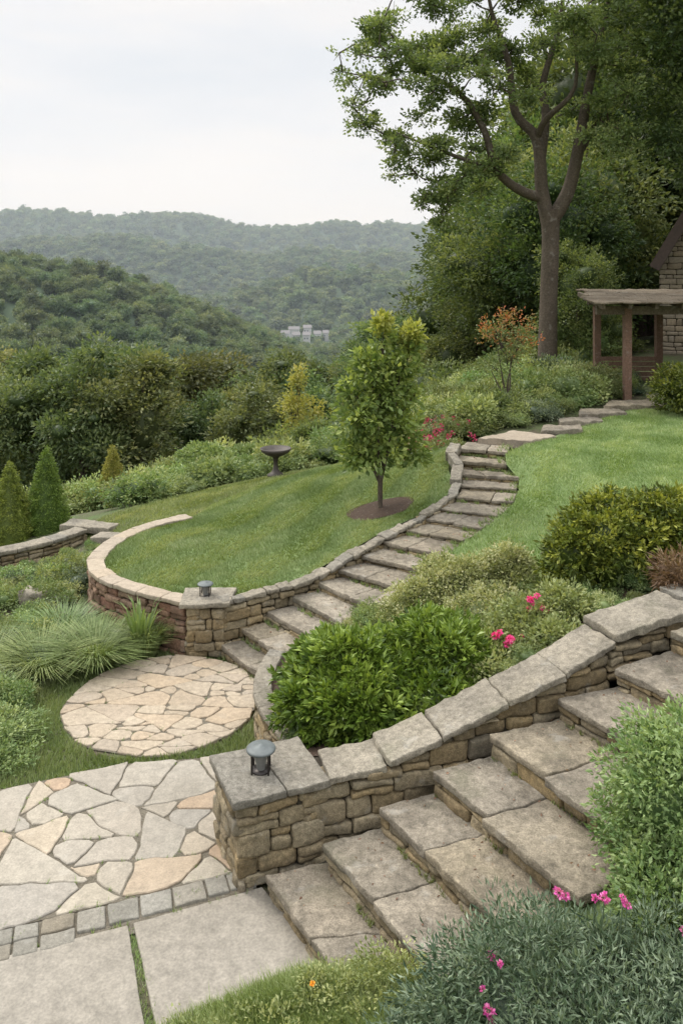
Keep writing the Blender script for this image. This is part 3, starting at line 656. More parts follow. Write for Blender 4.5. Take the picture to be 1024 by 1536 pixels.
shrub("boxwood_hedge",mound(.12,7.05,.60,.76,.58,.56,9)+mound(.85,7.25,.70,.66,.58,.54,8)+[((.3,6.6,.62),(.4,.25,.2)),((.8,6.75,.7),(.35,.25,.22))],2000,24,.075,.075,M_hedge,wr=.42,shell=(.86,1.10),tv=.28,spread=1.2)
shrub("rounded_boxwood_shrub",mound(2.75,8.1,1.44,.8,.6,.66,9)+mound(3.6,8.2,1.5,.85,.6,.66,8),2200,22,.075,.055,M_hedged,wr=.5,shell=(.84,1.08),tv=.28)
shrub("variegated_shrub",mound(1.2,8.6,.86,.55,.42,.46,5)+mound(1.75,8.75,.95,.45,.4,.44,4)+[((.8,8.5,.78),(.35,.3,.25)),((1.5,8.1,.85),(.45,.4,.28))],1700,26,.08,.035,M_pale,wr=.6,shell=(.8,1.1))
fl=[((1.42+R.normal(0,.05),7.02+R.normal(0,.03),1.12+R.normal(0,.04)),R.uniform(.035,.05)) for _ in range(5)]+[((1.86+R.normal(0,.09),7.3,1.31+R.normal(0,.04)),R.uniform(.028,.042)) for _ in range(7)]+[((1.6,7.1,1.1),.025),((2.0,7.2,1.15),.025)]
shrub("rose_bush",[((1.75,7.4,1.05),(.35,.3,.22)),((2.05,7.45,1.2),(.25,.25,.2)),((1.4,7.3,.9),(.3,.25,.2)),((1.3,6.9,.85),(.25,.2,.14)),((1.9,7.0,1.1),(.25,.18,.14))],600,22,.09,.045,M_light,core=.5,wr=.55,flowers=fl,fm=M_pink)
shrub("juniper_shrub",[((1.0,4.0,.46),(.62,.5,.44)),((1.65,3.9,.5),(.6,.5,.42)),((.5,3.75,.25),(.5,.4,.36)),((1.3,3.6,.42),(.6,.4,.4)),((2.1,3.8,.58),(.4,.4,.4))],2000,36,.11,.044,M_jun,core=.6,wr=.26,shell=(.78,1.18),spread=1.3,tv=.28,
  flowers=[((1.14,4.2,1.02),.035),((1.18,4.22,.99),.028),((1.36,4.15,1.03),.035),((1.33,4.2,.99),.025),((1.46,4.1,1.04),.03),((1.44,4.1,1.07),.022),((.75,4.0,.86),.028),((.77,3.9,.9),.022),((.70,3.8,.76),.035),((.68,3.85,.82),.02),((.71,3.8,.72),.025),((1.72,4.0,.97),.035),((1.76,4.0,.93),.028)],fm=M_purp)
shrub("flowering_shrub",[((1.95,4.75,1.12),(.36,.35,.34)),((2.15,4.6,.85),(.4,.35,.3)),((1.85,4.5,.8),(.28,.25,.25)),((2.1,4.9,1.35),(.3,.3,.2)),((1.8,4.9,.95),(.2,.2,.2)),((1.75,4.35,.75),(.2,.2,.2))],800,26,.09,.038,M_light,core=.55,wr=.5,shell=(.72,1.28),spread=1.2,tv=.32)
mp=[(-1.3,4.25),(-.98,4.48),(-.55,4.62),(-.2,4.82),(.15,4.8),(.7,4.6),(.7,3.6),(-1.3,3.6)]
zm=lambda x,y:np.maximum(zb(x,y),.03+.25*np.clip((x+1.1)/1.3,0,1)*np.clip((4.95-y)/.4,0,1))
patch("mossy_bank",mp,zm,M_turf,.08)
grass("bank_grass",mp,zm,80000,.06,.007,M_lawn,lean=.8)
shrub("ground_cover_plant",[((.0,4.45,.25),(.3,.2,.1)),((-.4,4.3,.16),(.3,.2,.08)),((.3,4.5,.3),(.25,.2,.12)),((-.8,4.3,.1),(.25,.2,.05))],300,26,.06,.026,M_light,core=0,shell=(.6,1.),flowers=[((-.16,4.42,.35),.018)],fm=M_yfl)

def instancer(name,pts,rz,sc,idx,coll):
    me=bpy.data.meshes.new(name);pts=np.asarray(pts,float);n=len(pts)
    me.vertices.add(n);me.vertices.foreach_set("co",pts.ravel())
    a=me.attributes.new("rot",'FLOAT_VECTOR','POINT');r=np.zeros((n,3));r[:,2]=rz;a.data.foreach_set("vector",r.ravel())
    a=me.attributes.new("scl",'FLOAT_VECTOR','POINT');a.data.foreach_set("vector",np.asarray(sc,float).ravel())
    a=me.attributes.new("idx",'INT','POINT');a.data.foreach_set("value",np.asarray(idx,np.int32))
    ob=bpy.data.objects.new(name,me);scene.collection.objects.link(ob)
    ng=bpy.data.node_groups.new(name,'GeometryNodeTree')
    ng.interface.new_socket("Geometry",in_out='INPUT',socket_type='NodeSocketGeometry');ng.interface.new_socket("Geometry",in_out='OUTPUT',socket_type='NodeSocketGeometry')
    N=ng.nodes;gi=N.new('NodeGroupInput');go=N.new('NodeGroupOutput');ip=N.new('GeometryNodeInstanceOnPoints');ci=N.new('GeometryNodeCollectionInfo')
    ci.inputs['Collection'].default_value=coll;ci.inputs['Separate Children'].default_value=True;ci.inputs['Reset Children'].default_value=True
    def na(nm,ty):
        x=N.new('GeometryNodeInputNamedAttribute');x.data_type=ty;x.inputs['Name'].default_value=nm;return x.outputs['Attribute']
    l=ng.links;l.new(gi.outputs[0],ip.inputs['Points']);l.new(ci.outputs[0],ip.inputs['Instance']);ip.inputs['Pick Instance'].default_value=True
    l.new(na('idx','INT'),ip.inputs['Instance Index']);l.new(na('rot','FLOAT_VECTOR'),ip.inputs['Rotation']);l.new(na('scl','FLOAT_VECTOR'),ip.inputs['Scale']);l.new(ip.outputs[0],go.inputs[0])
    md=ob.modifiers.new("scatter",'NODES');md.node_group=ng
    return ob
def coll(name,objs_fn,n):
    c=bpy.data.collections.new(name)
    for i in range(n): objs_fn(c,i)
    return c
def broad(c,i,mat=None,nc=260,nl=26,ls=.28,cs=.75,trunk=True,nm="tree_variant",core=.62,ct=.05,tall=False):
    rg=np.random.default_rng(100+i)
    if tall:
        lob=[((0,0,5.0),(1.2,1.2,2.2))]
        for k in range(13):
            z=rg.uniform(2.2,7.6);m_=1.9*math.sin(math.pi*min(1,(z-.8)/7.8))**.7;a=rg.uniform(0,6.28);r=m_*rg.uniform(.45,1.0);s=rg.uniform(.5,1.0)
            lob.append(((r*math.cos(a),r*math.sin(a),z),(s,s,s*.7)))
    else:
        lob=[((0,0,5.2),(2.2,2.2,2.3))]
        for k in range(8):
            a=rg.uniform(0,6.28);r=rg.uniform(1.,2.1);z=rg.uniform(2.6,7.0);s=rg.uniform(.9,1.6)
            lob.append(((r*math.cos(a),r*math.sin(a),z),(s,s,s*.85)))
    P=[lump(l[0],[q*core for q in l[1]],t=ct,seed=i*3.) for l in lob] if core else []
    P.append(clumpy(lob,nc,nl,cs,ls,rng=rg,shell=(.5 if tall else .7,1.12),tv=.26,upb=.25))
    if trunk:
        P.append(tube([(0,0,-.5),(.05,0,2),(0,.1,5),(0,0,7)],[.22,.16,.09,.03],7,1))
        for l in lob[1:]: P.append(tube([(0,0,max(1.2,l[0][2]-1.4)),l[0]],[.06,.02],5,1))
    build(nm+str(i),P,[mat or M_mid,M_bark],coll=c)
C_mid=coll("forest_tree_library",lambda c,i:broad(c,i,M_mid,430,24,.19,.5,True,"tree_variant",.42,.15,True),6)
C_far=coll("far_tree_library",lambda c,i:broad(c,i+10,M_far,150,14,.6,.8,False,"far_tree",.7,.2),4)
C_vfar=coll("distant_tree_library",lambda c,i:broad(c,i+20,M_far,60,9,1.1,.9,False,"distant_tree",.8,.2),3)

pts=[];sc_=[]
for yv in np.arange(31,62,3.5):
    w=yv*.62+10
    for xv in np.arange(-w,w*.6,3.4):
        x=xv+R.uniform(-1.5,1.5);y=yv+R.uniform(-1.6,1.6)
        if x>4.5+(y-30)*.1 or (y<34 and x<-.5): continue
        pts.append((x,y));sc_.append(R.uniform(.75,1.35)*np.interp(y,[31,34,60],[.75,1.0,1.2]))
for yv in np.arange(62,140,4.6):
    w=yv*.62+14
    for xv in np.arange(-w,w*.9,4.4): pts.append((xv+R.uniform(-2,2),yv+R.uniform(-2,2)));sc_.append(R.uniform(.95,1.45))
pts=np.array(pts);s=np.array(sc_);z=zb(pts[:,0],pts[:,1]);n=len(pts)
# tree line drops where the valley opens towards the town
ratio=pts[:,0]/pts[:,1];slope=np.interp(ratio,[-.45,-.3,-.15,-.10,-.03,.01,.05],[.075,.065,.065,.084,.084,.06,.045])
cap_=(4.2-slope*pts[:,1]-z+.3)/8.4;ok=cap_>.3;s=np.minimum(s,cap_*R.uniform(.8,1.06,n))
pts=pts[ok];s=s[ok];z=z[ok];n=len(pts);sx=np.maximum(s,.7)*R.uniform(.85,1.2,n)
instancer("forest",np.column_stack([pts,z-.3]),R.uniform(0,6.28,n),np.stack([sx,sx,s],1),R.integers(0,6,n),C_mid)
rp=[(5.6,27.5,.8),(7.2,26.5,.95),(8.6,28,1.15),(6.4,31,1.0),(8.2,32,1.4),(11.2,33,1.7),(13,33,2.0),(5.0,30,.62),(13.5,36,2.0),(9.,36,1.7),(12,38,2.2),(15,35,2.3),(6.5,36,1.2),(18,33,2.2),(7.0,23.6,.5),(18,38,2),(20,40,2.4),(10,42,1.9),(16,44,2.4),(5,40,.9)]
rp=np.array(rp);z=zb(rp[:,0],rp[:,1]);n=len(rp)
C_dk=coll("dark_tree_library",lambda c,i:broad(c,i+40,M_dtree,640,26,.16,.45,True,"dark_tree",.5,.1),3)
instancer("forest",np.column_stack([rp[:,:2],z-.5*rp[:,2]]),R.uniform(0,6.28,n),np.stack([rp[:,2]]*3,1),R.integers(0,3,n),C_dk)
def band(y0,y1,sp,name,c,s0):
    P=[]
    for yv in np.arange(y0,y1,sp):
        w=yv*.5+60;xv=np.arange(-w,w,sp);P.append(np.column_stack([xv+R.uniform(-.5,.5,len(xv))*sp,yv+R.uniform(-.5,.5,len(xv))*sp]))
    P=np.concatenate(P)
    tk=(P[:,0]>-56)&(P[:,0]<-8)&(P[:,1]>515)&(P[:,1]<640)&(R.uniform(size=len(P))<.62);P=P[~tk]
    z=zb(P[:,0],P[:,1]);n=len(P);s=s0*R.uniform(.55,1.4,n)
    s=np.where((P[:,0]>-60)&(P[:,0]<-4)&(P[:,1]>500)&(P[:,1]<650),s*.55,s)
    instancer(name,np.column_stack([P,z-s*2.2]),R.uniform(0,6.28,n),np.stack([s,s,s*R.uniform(.8,1.15,n)],1),R.integers(0,len(c.objects),n),c)
band(140,520,5.9,"hill_forest",C_far,1.08);band(520,1180,9.5,"hill_forest",C_vfar,1.65);band(1180,1720,13,"hill_forest",C_vfar,2.1)

for (x,y,w,h) in [(-49,575,5,3),(-42,600,6,3.5),(-33,585,5,3),(-25,575,5,4),(-18,600,5,3.5),(-37,625,8,4),(-12,610,4,3.5),(-27,635,6,4)]:
    z=float(zb(x,y)[0])+2.2;P=[boxp(x-w/2,x+w/2,y-3,y+3,z-4,z+h,0)]
    V=[(x-w/2-.4,y-3.4,z+h),(x+w/2+.4,y-3.4,z+h),(x+w/2+.4,y+3.4,z+h),(x-w/2-.4,y+3.4,z+h),(x-w/2-.4,y,z+h+2.3),(x+w/2+.4,y,z+h+2.3)]
    P.append((V,[(0,1,5,4),(2,3,4,5)],.5,1,False));P.append((V,[(1,2,5),(3,0,4)],.5,0,False))
    for q in np.arange(-w/2+1.2,w/2-.8,2.): P.append(boxp(x+q-.4,x+q+.4,y-3.05,y-3,z+1.,z+2.2,2))
    build("town_house",P,[M_white,M_roof,M_win])

# ------------------------------------------------------------------ garden scatter
def small(c,i,mat,ls=.07,nc=80,nl=20,nm="p"):
    rg=np.random.default_rng(300+i+int(ls*1000));lob=[((0,0,.25),(.38,.38,.25)),((.2,.1,.3),(.25,.25,.22)),((-.2,-.1,.2),(.25,.25,.2))]
    P=[lump(l[0],[q*.55 for q in l[1]],t=.1,seg=10) for l in lob];P.append(clumpy(lob,nc,nl,.12,ls,rng=rg,shell=(.6,1.2)));build(nm+str(i),P,[mat],coll=c)
C_sh=bpy.data.collections.new("shrub_library")
for i,(m_,l_) in enumerate([(M_light,.05),(M_light,.07),(M_tree,.06),(M_long,.07),(M_pale,.05),(M_jun,.045)]): small(C_sh,i,m_,l_,nm="shrub")
def scat(name,poly,n,s0,s1,wts,excl=[],zf=zb):
    poly=np.array(poly,float);x=R.uniform(poly[:,0].min(),poly[:,0].max(),n);y=R.uniform(poly[:,1].min(),poly[:,1].max(),n);k=pip(x,y,poly)
    for e in excl:
        k&=((x-e[0])**2+(y-e[1])**2>e[2]**2) if len(e)==3 else ~pip(x,y,e)
    x=x[k];y=y[k];m=len(x);s=R.uniform(s0,s1,m);w=np.array(wts,float);w/=w.sum()
    instancer(name,np.column_stack([x,y,zf(x,y)-.03]),R.uniform(0,6.28,m),np.stack([s,s,s*R.uniform(.7,1.2,m)],1),R.choice(6,m,p=w),C_sh)
lawnx=[(p[0]-.25,p[1]) for p in lwx]+[(0,12.6),(0,9)]
scat("ground_cover",[(-9,6.7),(-3.2,6.9),(-3.0,8.0),(-2.9,9.0),(-2.6,9.3),(-3.6,10.2),(-3.6,11.8),(-3.9,12.1),(-4.7,11.7),(-6,11.0),(-9,10.7)],650,.25,.62,[4,2,2,3,1,2],excl=[lawnx])
scat("low_ground_cover",[(-3.6,11.6),(-3.4,12.4),(-4.1,13.1),(-5.2,12.1),(-8,11.3),(-8,10.6),(-5,11.3)],220,.18,.3,[4,2,2,3,1,2],excl=[lawnx])
scat("shrub_border",[(-12,15.9),(-5,16.0),(-4.4,15.3),(-2.7,16.8),(-.5,18.2),(1.3,17.8),(1.5,16.6),(2.4,14.9),(4.2,15.9),(5.8,17.2),(6,20),(4,22),(1,24),(-4,27),(-14,28)],1500,.6,1.4,[5,5,1.5,3,1.2,.4],excl=[(-5.6,16.2,1.2),(-1.33,16.2,.7)])
scat("understory_shrubs",[(-20,22),(2,22.5),(5,24),(8,22),(9,30),(2,33),(-20,33)],650,1.2,2.6,[3,4,6,1,0,0])
scat("planting_bed",[(1.9,14.3),(2.4,14.7),(3.8,15.2),(5.3,17),(6.8,17.6),(7,21),(5,21),(3,18.5),(1.2,17.4)],500,.4,.8,[3,1,3,2,.6,2])
scat("bed_plants",[(-.3,6.5),(0.9,6.6),(1.6,6.8),(2.3,7.1),(3.2,7.4),(3.2,7.9),(2.2,8.6),(1.6,8.9),(.3,8.9),(-.4,8.4),(-.6,7.6)],260,.2,.38,[3,1,1,2,2,1],zf=hr)
P=[];n=170
x=R.uniform(1.0,2.4,n);y=R.uniform(14.3,16.8,n);zz=zb(x,y)+R.uniform(.1,.45,n)
for a_,b_,c_ in zip(x,y,zz):
    q=rdir(12);v,f=leafmesh(np.array([a_,b_,c_])+q*.02,q,.036,.9);P.append((v,f,R.uniform(0,.8,12),0,False))
P.append(clumpy([((1.65,15.5,1.2),(.8,1.3,.28))],420,20,.12,.05,mi=1,shell=(.1,1)))
build("red_flower_bed",P,[leaf_mat("red_petal",(.35,.02,.05),(.5,.04,.1),(.6,.15,.2),tr=.3,k=1),M_light])
def tuft(name,c,r,n,h,mat=M_long,w=.009):
    a=R.uniform(0,6.283,n);rr=r*np.sqrt(R.uniform(0,1,n))*.5;d=np.stack([np.cos(a),np.sin(a),0*a],1)
    P0=np.array(c)+d*rr[:,None];H=h*R.uniform(.6,1.2,n);out=R.uniform(.2,1.,n)*r*1.3;S=np.stack([-np.sin(a),np.cos(a),0*a],1)*w/2
    rings=[]
    for t,wf in ((0,1),(.4,1),(.75,.7),(1,.08)):
        z=H*(t-.32*t**3);p=P0+d*(out*t**1.8)[:,None];p[:,2]+=z;rings+=[p-S*wf,p+S*wf]
    V=np.stack(rings,1).reshape(-1,3);b=(np.arange(n)*8)[:,None,None];F=(b+np.array([[0,1,3,2],[2,3,5,4],[4,5,7,6]])[None]).reshape(-1,4)
    t=np.repeat(np.clip(R.normal(.45,.22,n),0,1),3);return (V,F,t,0,False)
for nm,c_,r_,n_,h_ in [("ornamental_grass",(-2.75,8.95,0),.5,1500,.40),("ornamental_grass",(-3.3,8.8,0),.5,1200,.34),("ornamental_grass",(-2.25,9.2,0),.3,600,.5),("ornamental_grass",(-3.3,9.5,0),.45,1000,.36),("ornamental_grass",(-3.9,9.0,0),.4,900,.3)]:
    build(nm,[tuft(nm,c_,r_,n_,h_)],[M_long])
build("iris_clump",[tuft("i",(-2.3,9.15,0),.2,40,.8,w=.03)],[M_long])
build("low_leafy_plant",[tuft("i",(-3.3,7.4,0),.35,500,.18),clumpy([((-3.2,7.3,.1),(.5,.5,.2)),((-3.0,6.95,.05),(.35,.25,.15)),((-3.5,7.9,.1),(.5,.4,.25))],520,24,.08,.035,shell=(.2,1))],[M_light])
shrub("dry_grass_shrub",[((3.1,7.35,1.55),(.25,.2,.18))],60,40,.1,.09,M_dry,core=0,wr=.12,shell=(.3,1))
p=(-4.05,10.6);z0=float(zb(*p)[0])
build("garden_rock",[block([(p[0]-.2,p[1]-.12,z0+.3),(p[0]+.18,p[1]-.1,z0+.26),(p[0]+.14,p[1]+.12,z0+.24),(p[0]-.16,p[1]+.14,z0+.29)],.3,r=.06,amp=.05,t=.4,step=.04,fr=6)],[M_cap])

def cone(name,x,y,H,r,mat):
    z0=float(zb(x,y)[0]);n=60;lob=[]
    for k in range(n):
        t=(k+.5)/n;lob.append(((x,y,z0+H*t),(r*(1-t)**.9*(1 if t>.1 else .85)+.02,)*2+(.05,)))
    P=[lathe((x,y,z0),[(r*.8,0),(r*.72,H*.2),(r*.4,H*.55),(.02,H*.93)],14,t=.0),clumpy(lob,1300,16,.04*H/1.2,.036,shell=(.88,1.03),upb=.0,tv=.26,wr=.4)];return build(name,P,[mat])
cone("arborvitae",-5.38,14.6,1.5,.45,M_cone);cone("arborvitae",-5.92,14.3,1.35,.5,M_cone);cone("arborvitae",-5.2,18.2,1.4,.45,M_yell)

# ------------------------------------------------------------------ individual trees
def small_tree(name,base,H,lobes,nc,nl,cs,ls,mats,stems=5,rt=.035,wr=.5,top=None):
    P=[];b=np.array(base,float)
    for k in range(stems):
        a=k*6.283/stems+.4;l=lobes[k%len(lobes)][0];e=np.array(l)+[.1*math.cos(a),.1*math.sin(a),0]
        m_=b+(e-b)*.35+np.array([.04*math.cos(a),.04*math.sin(a),.1*H])
        P.append(tube([b+[0,0,-.05],b+[.01*math.cos(a),.01*math.sin(a),H*.15],m_,e],[rt,rt*.8,rt*.45,rt*.15],6,1))
    for l in lobes:
        for j in range(5):
            e=np.array(l[0])+rdir(1)[0]*np.array(l[1])*.8;P.append(tube([(np.array(l[0])*.6+(b+[0,0,H*.4])*.4),(np.array(l[0])*.7+e*.3),e],[rt*.3,rt*.2,rt*.08],5,1))
    P.append(clumpy(lobes,nc,nl,cs,ls,shell=(.1,1.05),wr=wr,tv=.24))
    if top: P.append(clumpy(top,nc//9,nl,cs,ls,mi=2,shell=(.1,1.),wr=wr))
    return build(name,P,mats)
tz=float(hl(.58,12)[0])
M_young=leaf_mat("young_tree_leaf",(.08,.13,.035),(.155,.215,.06),(.29,.35,.11),tr=.4)
small_tree("young_tree",(.58,12,tz),2.9,[((.5,12,tz+.9),(.48,.4,.33)),((.85,12.05,tz+1.25),(.42,.4,.42)),((.30,11.95,tz+1.4),(.42,.35,.42)),((.6,12,tz+1.8),(.40,.35,.42)),((.82,12,tz+2.1),(.34,.3,.38)),((.40,12,tz+2.15),(.28,.25,.3)),((.22,12,tz+.8),(.22,.25,.25)),((1.0,12,tz+2.35),(.18,.2,.3)),((.62,12,tz+2.55),(.13,.15,.3)),((.15,12,tz+1.8),(.18,.2,.22)),((1.1,12,tz+.9),(.2,.2,.2)),((1.1,12,tz+1.7),(.15,.2,.2))],540,9,.13,.105,[M_young,M_bark,M_yell],top=[((1.05,12,tz+2.65),(.12,.15,.2)),((.60,12,tz+2.8),(.1,.13,.16))],wr=.6)
z0=float(zb(3.3,16)[0])
small_tree("orange_leaf_tree",(3.3,16,z0),2.1,[((3.3,16,z0+1.2),(.4,.35,.4)),((3.1,16,z0+1.7),(.4,.35,.3)),((3.6,16,z0+1.6),(.35,.3,.35)),((3.0,16,z0+1.0),(.5,.3,.25))],170,9,.12,.06,[M_light,M_bark,M_oran],top=[((3.3,16,z0+1.9),(.5,.4,.3)),((3.5,16,z0+1.5),(.5,.3,.4)),((3.2,16,z0+2.1),(.4,.3,.2)),((3.7,16,z0+2.0),(.3,.3,.2))]*2)
z0=float(zb(3.3,16)[0])
q_=clumpy([((3.3,16,z0+1.95),(.55,.4,.3)),((3.55,16,z0+1.5),(.5,.35,.35)),((2.95,16,z0+1.7),(.35,.3,.3))],90,9,.12,.06,shell=(.1,1.))
ob_=build("orange_foliage",[q_],[M_oran]);ob_.parent=bpy.data.objects["orange_leaf_tree"]
z0=float(zb(-1.2,25)[0])
small_tree("yellow_leaf_tree",(-1.25,25,z0),3.,[((-1.3,25,z0+1.2),(.75,.6,.6)),((-.9,25,z0+1.9),(.6,.5,.5)),((-1.5,25,z0+2.2),(.45,.5,.5)),((-1.35,25,z0+3.0),(.3,.3,.5)),((-.6,25,z0+1.3),(.4,.4,.4))],300,13,.18,.11,[leaf_mat("lime_leaf",(.16,.2,.05),(.27,.30,.08),(.38,.38,.12),tr=.4,k=1),M_bark])
for (x,y,r,m_) in [(-3.4,20.5,.9,M_light),(-4.3,21,.8,M_light),(-2.6,21.5,.8,M_light),(-.6,21,.7,M_tree),(1.0,19.5,.7,M_tree)]:
    z0=float(zb(x,y)[0]);shrub("garden_shrub",mound(x,y,z0+r*.7,r,r*.8,r*.8,5),420,20,.15,.08,m_,shell=(.75,1.12))
shrub("laurel_shrub",mound(6.6,15.2,2.2,.75,.7,.65,5)+mound(7.4,15.4,2.35,.8,.7,.75,5),800,18,.12,.07,M_hedged,shell=(.8,1.08))

P=[]
def L(pts,rad,s=8): P.append(tube(spline(pts,4),np.interp(np.linspace(0,1,(len(pts)-1)*4+1),np.linspace(0,1,len(rad)),rad),s,1))
L([(5.12,20,1.6),(5.14,20,2.4),(5.17,20,3.9),(5.22,20,5.5),(5.17,20,6.1)],[.36,.25,.22,.22,.26],12)
L([(5.17,20,5.8),(5.0,20,6.6),(4.88,20,7.87),(4.38,20.2,8.6),(4.2,20.2,9.9),(3.8,20.3,11.2),(3.6,20.3,12.5)],[.2,.17,.14,.11,.08,.05,.03])
L([(5.2,20,5.8),(5.6,19.9,6.5),(5.83,19.8,7.5),(6.1,19.7,9.2),(6.5,19.6,11),(6.8,19.5,12.6)],[.2,.17,.15,.11,.07,.03])
L([(4.95,20,7.2),(5.15,20.2,8.5),(5.13,20.4,9.4),(5.6,20.5,11),(5.7,20.5,12.5)],[.13,.11,.09,.06,.03])
L([(5.05,20,6.4),(4.4,19.9,6.62),(3.8,19.7,7.1),(3.5,19.6,8.0),(2.9,19.5,8.9),(1.9,19.4,9.5),(1.1,19.3,10.4)],[.14,.12,.1,.085,.065,.04,.02])
L([(3.8,19.7,7.1),(3.0,19.5,7.3),(2.1,19.3,7.6),(1.3,19.2,7.9)],[.07,.05,.035,.015])
L([(4.88,20,7.9),(5.0,19.6,8.3),(5.6,19.2,9.0),(5.5,19,10.4)],[.09,.08,.05,.02])
L([(5.8,19.8,7.4),(6.2,20.2,7.9),(6.9,20.5,9.3)],[.09,.07,.03])
cl=[(.8,10.37,.5),(1.47,11.0,.6),(.63,9.53,.45),(1.3,8.87,.5),(2.13,9.37,.65),(.8,8.2,.5),(1.47,7.8,.5),(2.3,7.53,.55),(1.8,6.87,.35),(2.47,6.37,.4),(2.97,7.03,.5),(3.13,8.2,.55),(3.8,8.87,.6),(2.8,10.37,.7),(3.8,10.37,.7),(4.13,11.1,.7),(3.1,11.4,.7),(4.8,9.7,.6),(5.3,10.37,.7),(5.97,9.7,.6),(6.47,10.37,.7),(5.8,8.6,.45),(6.63,8.5,.55),(3.8,7.6,.4),(2.13,10.53,.6),(6.3,7.7,.45),(2.2,11.6,.7),(3.5,12.2,.8),(4.8,12.2,.8),(6.,12.,.8),(7.2,11.3,.8),(7.3,9.6,.7),(5.2,11.3,.6),(1.9,8.3,.4),(2.7,9.0,.45),(.5,8.7,.3),(1.2,9.7,.4),(3.3,9.6,.5),(2.9,6.5,.35),(.4,10.0,.3),(1.0,7.5,.3),(3.4,7.4,.35),(.75,9.1,.3),(2.6,5.9,.28),(2.0,6.3,.28)]
nodes_=[np.array(q,float) for q in [(4.2,20.2,9.9),(3.5,19.6,8.0),(2.9,19.5,8.9),(2.4,19.45,9.2),(1.9,19.4,9.5),(1.5,19.35,9.9),(2.1,19.3,7.6),(3.0,19.5,7.3),(3.8,19.7,7.1),(3.8,20.3,11.2),(5.6,20.5,11),(6.5,19.6,11),(6.1,19.7,9.2),(5.13,20.4,9.4),(5.6,19.2,9.0),(1.3,19.2,7.9),(6.2,20.2,7.9),(4.3,20.2,9.2),(5.4,20.4,10.2),(6.3,19.65,10.1)]]
lob=[];tg=[]
for (x,z,r) in cl:
    for rep in range(3):
        y=19.6+R.uniform(-1.6,1.6)*min(1,.4+abs(z-6)/4);tg.append((np.array([x+R.normal(0,.26),y,z+R.normal(0,.22)]),r))
while tg:   # grow outwards: attach the closest remaining foliage mass to the existing branches
    N_=np.array(nodes_);ds=[np.min(np.linalg.norm(N_-q,axis=1)) for q,_ in tg];i_=int(np.argmin(ds));q,r=tg.pop(i_)
    a_=N_[np.argmin(np.linalg.norm(N_-q,axis=1))];rr=r*R.uniform(.55,1.0);lob.append((tuple(q),(rr,rr*.9,rr*.55)))
    mid=(a_+q)/2+R.normal(0,.07,3);P.append(tube([a_,mid,q],[.026,.018,.009],5,1));nodes_.append(q)
    for j in range(4):
        e=q+rdir(1)[0]*r*.8;P.append(tube([q,e],[.009,.004],4,1))
P.append(clumpy(lob,3000,22,.20,.092,shell=(.1,1.18),wr=.6,tv=.26,flat=.6))
build("large_oak_tree",P,[M_tree,M_bark])
P=[];lob=[((9.8,19,9.9),(3.0,2.6,2.6)),((8.4,18.5,11),(2.,2,2)),((8.3,19,8.2),(1.4,1.6,1.2)),((11,19,9.),(2.4,2,2)),((10,18,12.5),(3.5,2.5,2)),((8.7,19,7.0),(.8,.9,.6))]
P.append(tube([(11.4,19,1.9),(11.2,19,5),(10.4,19,9),(9,19,12)],[.4,.3,.2,.08],9,1))
for l in lob: P.append(tube([(10.8,19,7),np.array(l[0])],[.1,.03],6,1))
P.append(clumpy(lob,2000,30,.34,.12,shell=(.45,1.08),wr=.6,tv=.26));build("dark_leaf_tree",P,[M_dtree,M_bark])

# ------------------------------------------------------------------ pergola
perg=bpy.data.objects.new("timber_pergola",None);scene.collection.objects.link(perg)
def gz(x,y): return float(zb(x,y)[0])
P=[]
for (x,y) in [(6.06,17.0),(6.12,19.2),(7.6,19.2),(9.6,17.0),(9.6,19.2)]: P.append(beam((x,y,gz(x,y)-.1),(x,y,3.75),.15,.15,0,.5))
build("posts",P,[M_redwood],parent=perg)
P=[beam((5.4,17,3.70),(10.6,17,3.70),.12,.18),beam((5.9,19.2,3.86),(10.6,19.2,3.86),.12,.18)]
for x in np.arange(5.4,10.6,.55): P.append(beam((x,16.5,3.79),(x+.5,19.9,4.02),.07,.1,0,random.random()))
build("beams",P,[M_wood],parent=perg)
P=[]
for j,y in enumerate(np.arange(16.35,20,.3)):
    x=5.12+(y-16.35)*.26+random.uniform(-.12,.1)
    while x<10.9:
        l=random.uniform(.25,.8);z=3.87+.062*(y-16.35)
        P.append(block([(x,y+random.uniform(-.04,.04),z+.02),(x+l,y+random.uniform(-.04,.04),z+.02),(x+l,y+.36,z+.05),(x,y+.36,z+.05)],.04,r=.008,amp=.022,t=random.random(),step=.2));x+=l+.01
build("roof_boards",P,[M_wood],parent=perg)
P=[]
for i in range(5): P.append(beam((6.14,19.1,2.0+i*.12),(7.55,19.1,2.0+i*.12),.03,.105,0,random.random()))
build("railing_panel",P,[M_redwood],parent=perg)

# ------------------------------------------------------------------ stone house
house=bpy.data.objects.new("stone_house",None);scene.collection.objects.link(house)
hx0,hx1,hy0,hy1=9.35,15.1,23.5,30;ze=5.0;xa=(hx0+hx1)/2;za=ze+5.0;g0=1.0
ang=math.radians(-27);piv=Vector((hx0,hy0,0));rm=Vector((math.cos(ang)*piv.x-math.sin(ang)*piv.y,math.sin(ang)*piv.x+math.cos(ang)*piv.y,0))
house.rotation_euler=(0,0,ang);house.location=piv-rm
V=[(hx0,hy0,g0),(hx1,hy0,g0),(hx1,hy0,ze),(xa,hy0,za),(hx0,hy0,ze),(hx0,hy1,g0),(hx1,hy1,g0),(hx1,hy1,ze),(xa,hy1,za),(hx0,hy1,ze)]
build("walls_core",[(V,[(0,1,2,3,4),(9,8,7,6,5)],.5,0,False),(V,[(0,4,9,5),(1,6,7,2)],.5,0,False)],[M_mortar],parent=house)
P=[];z=g0
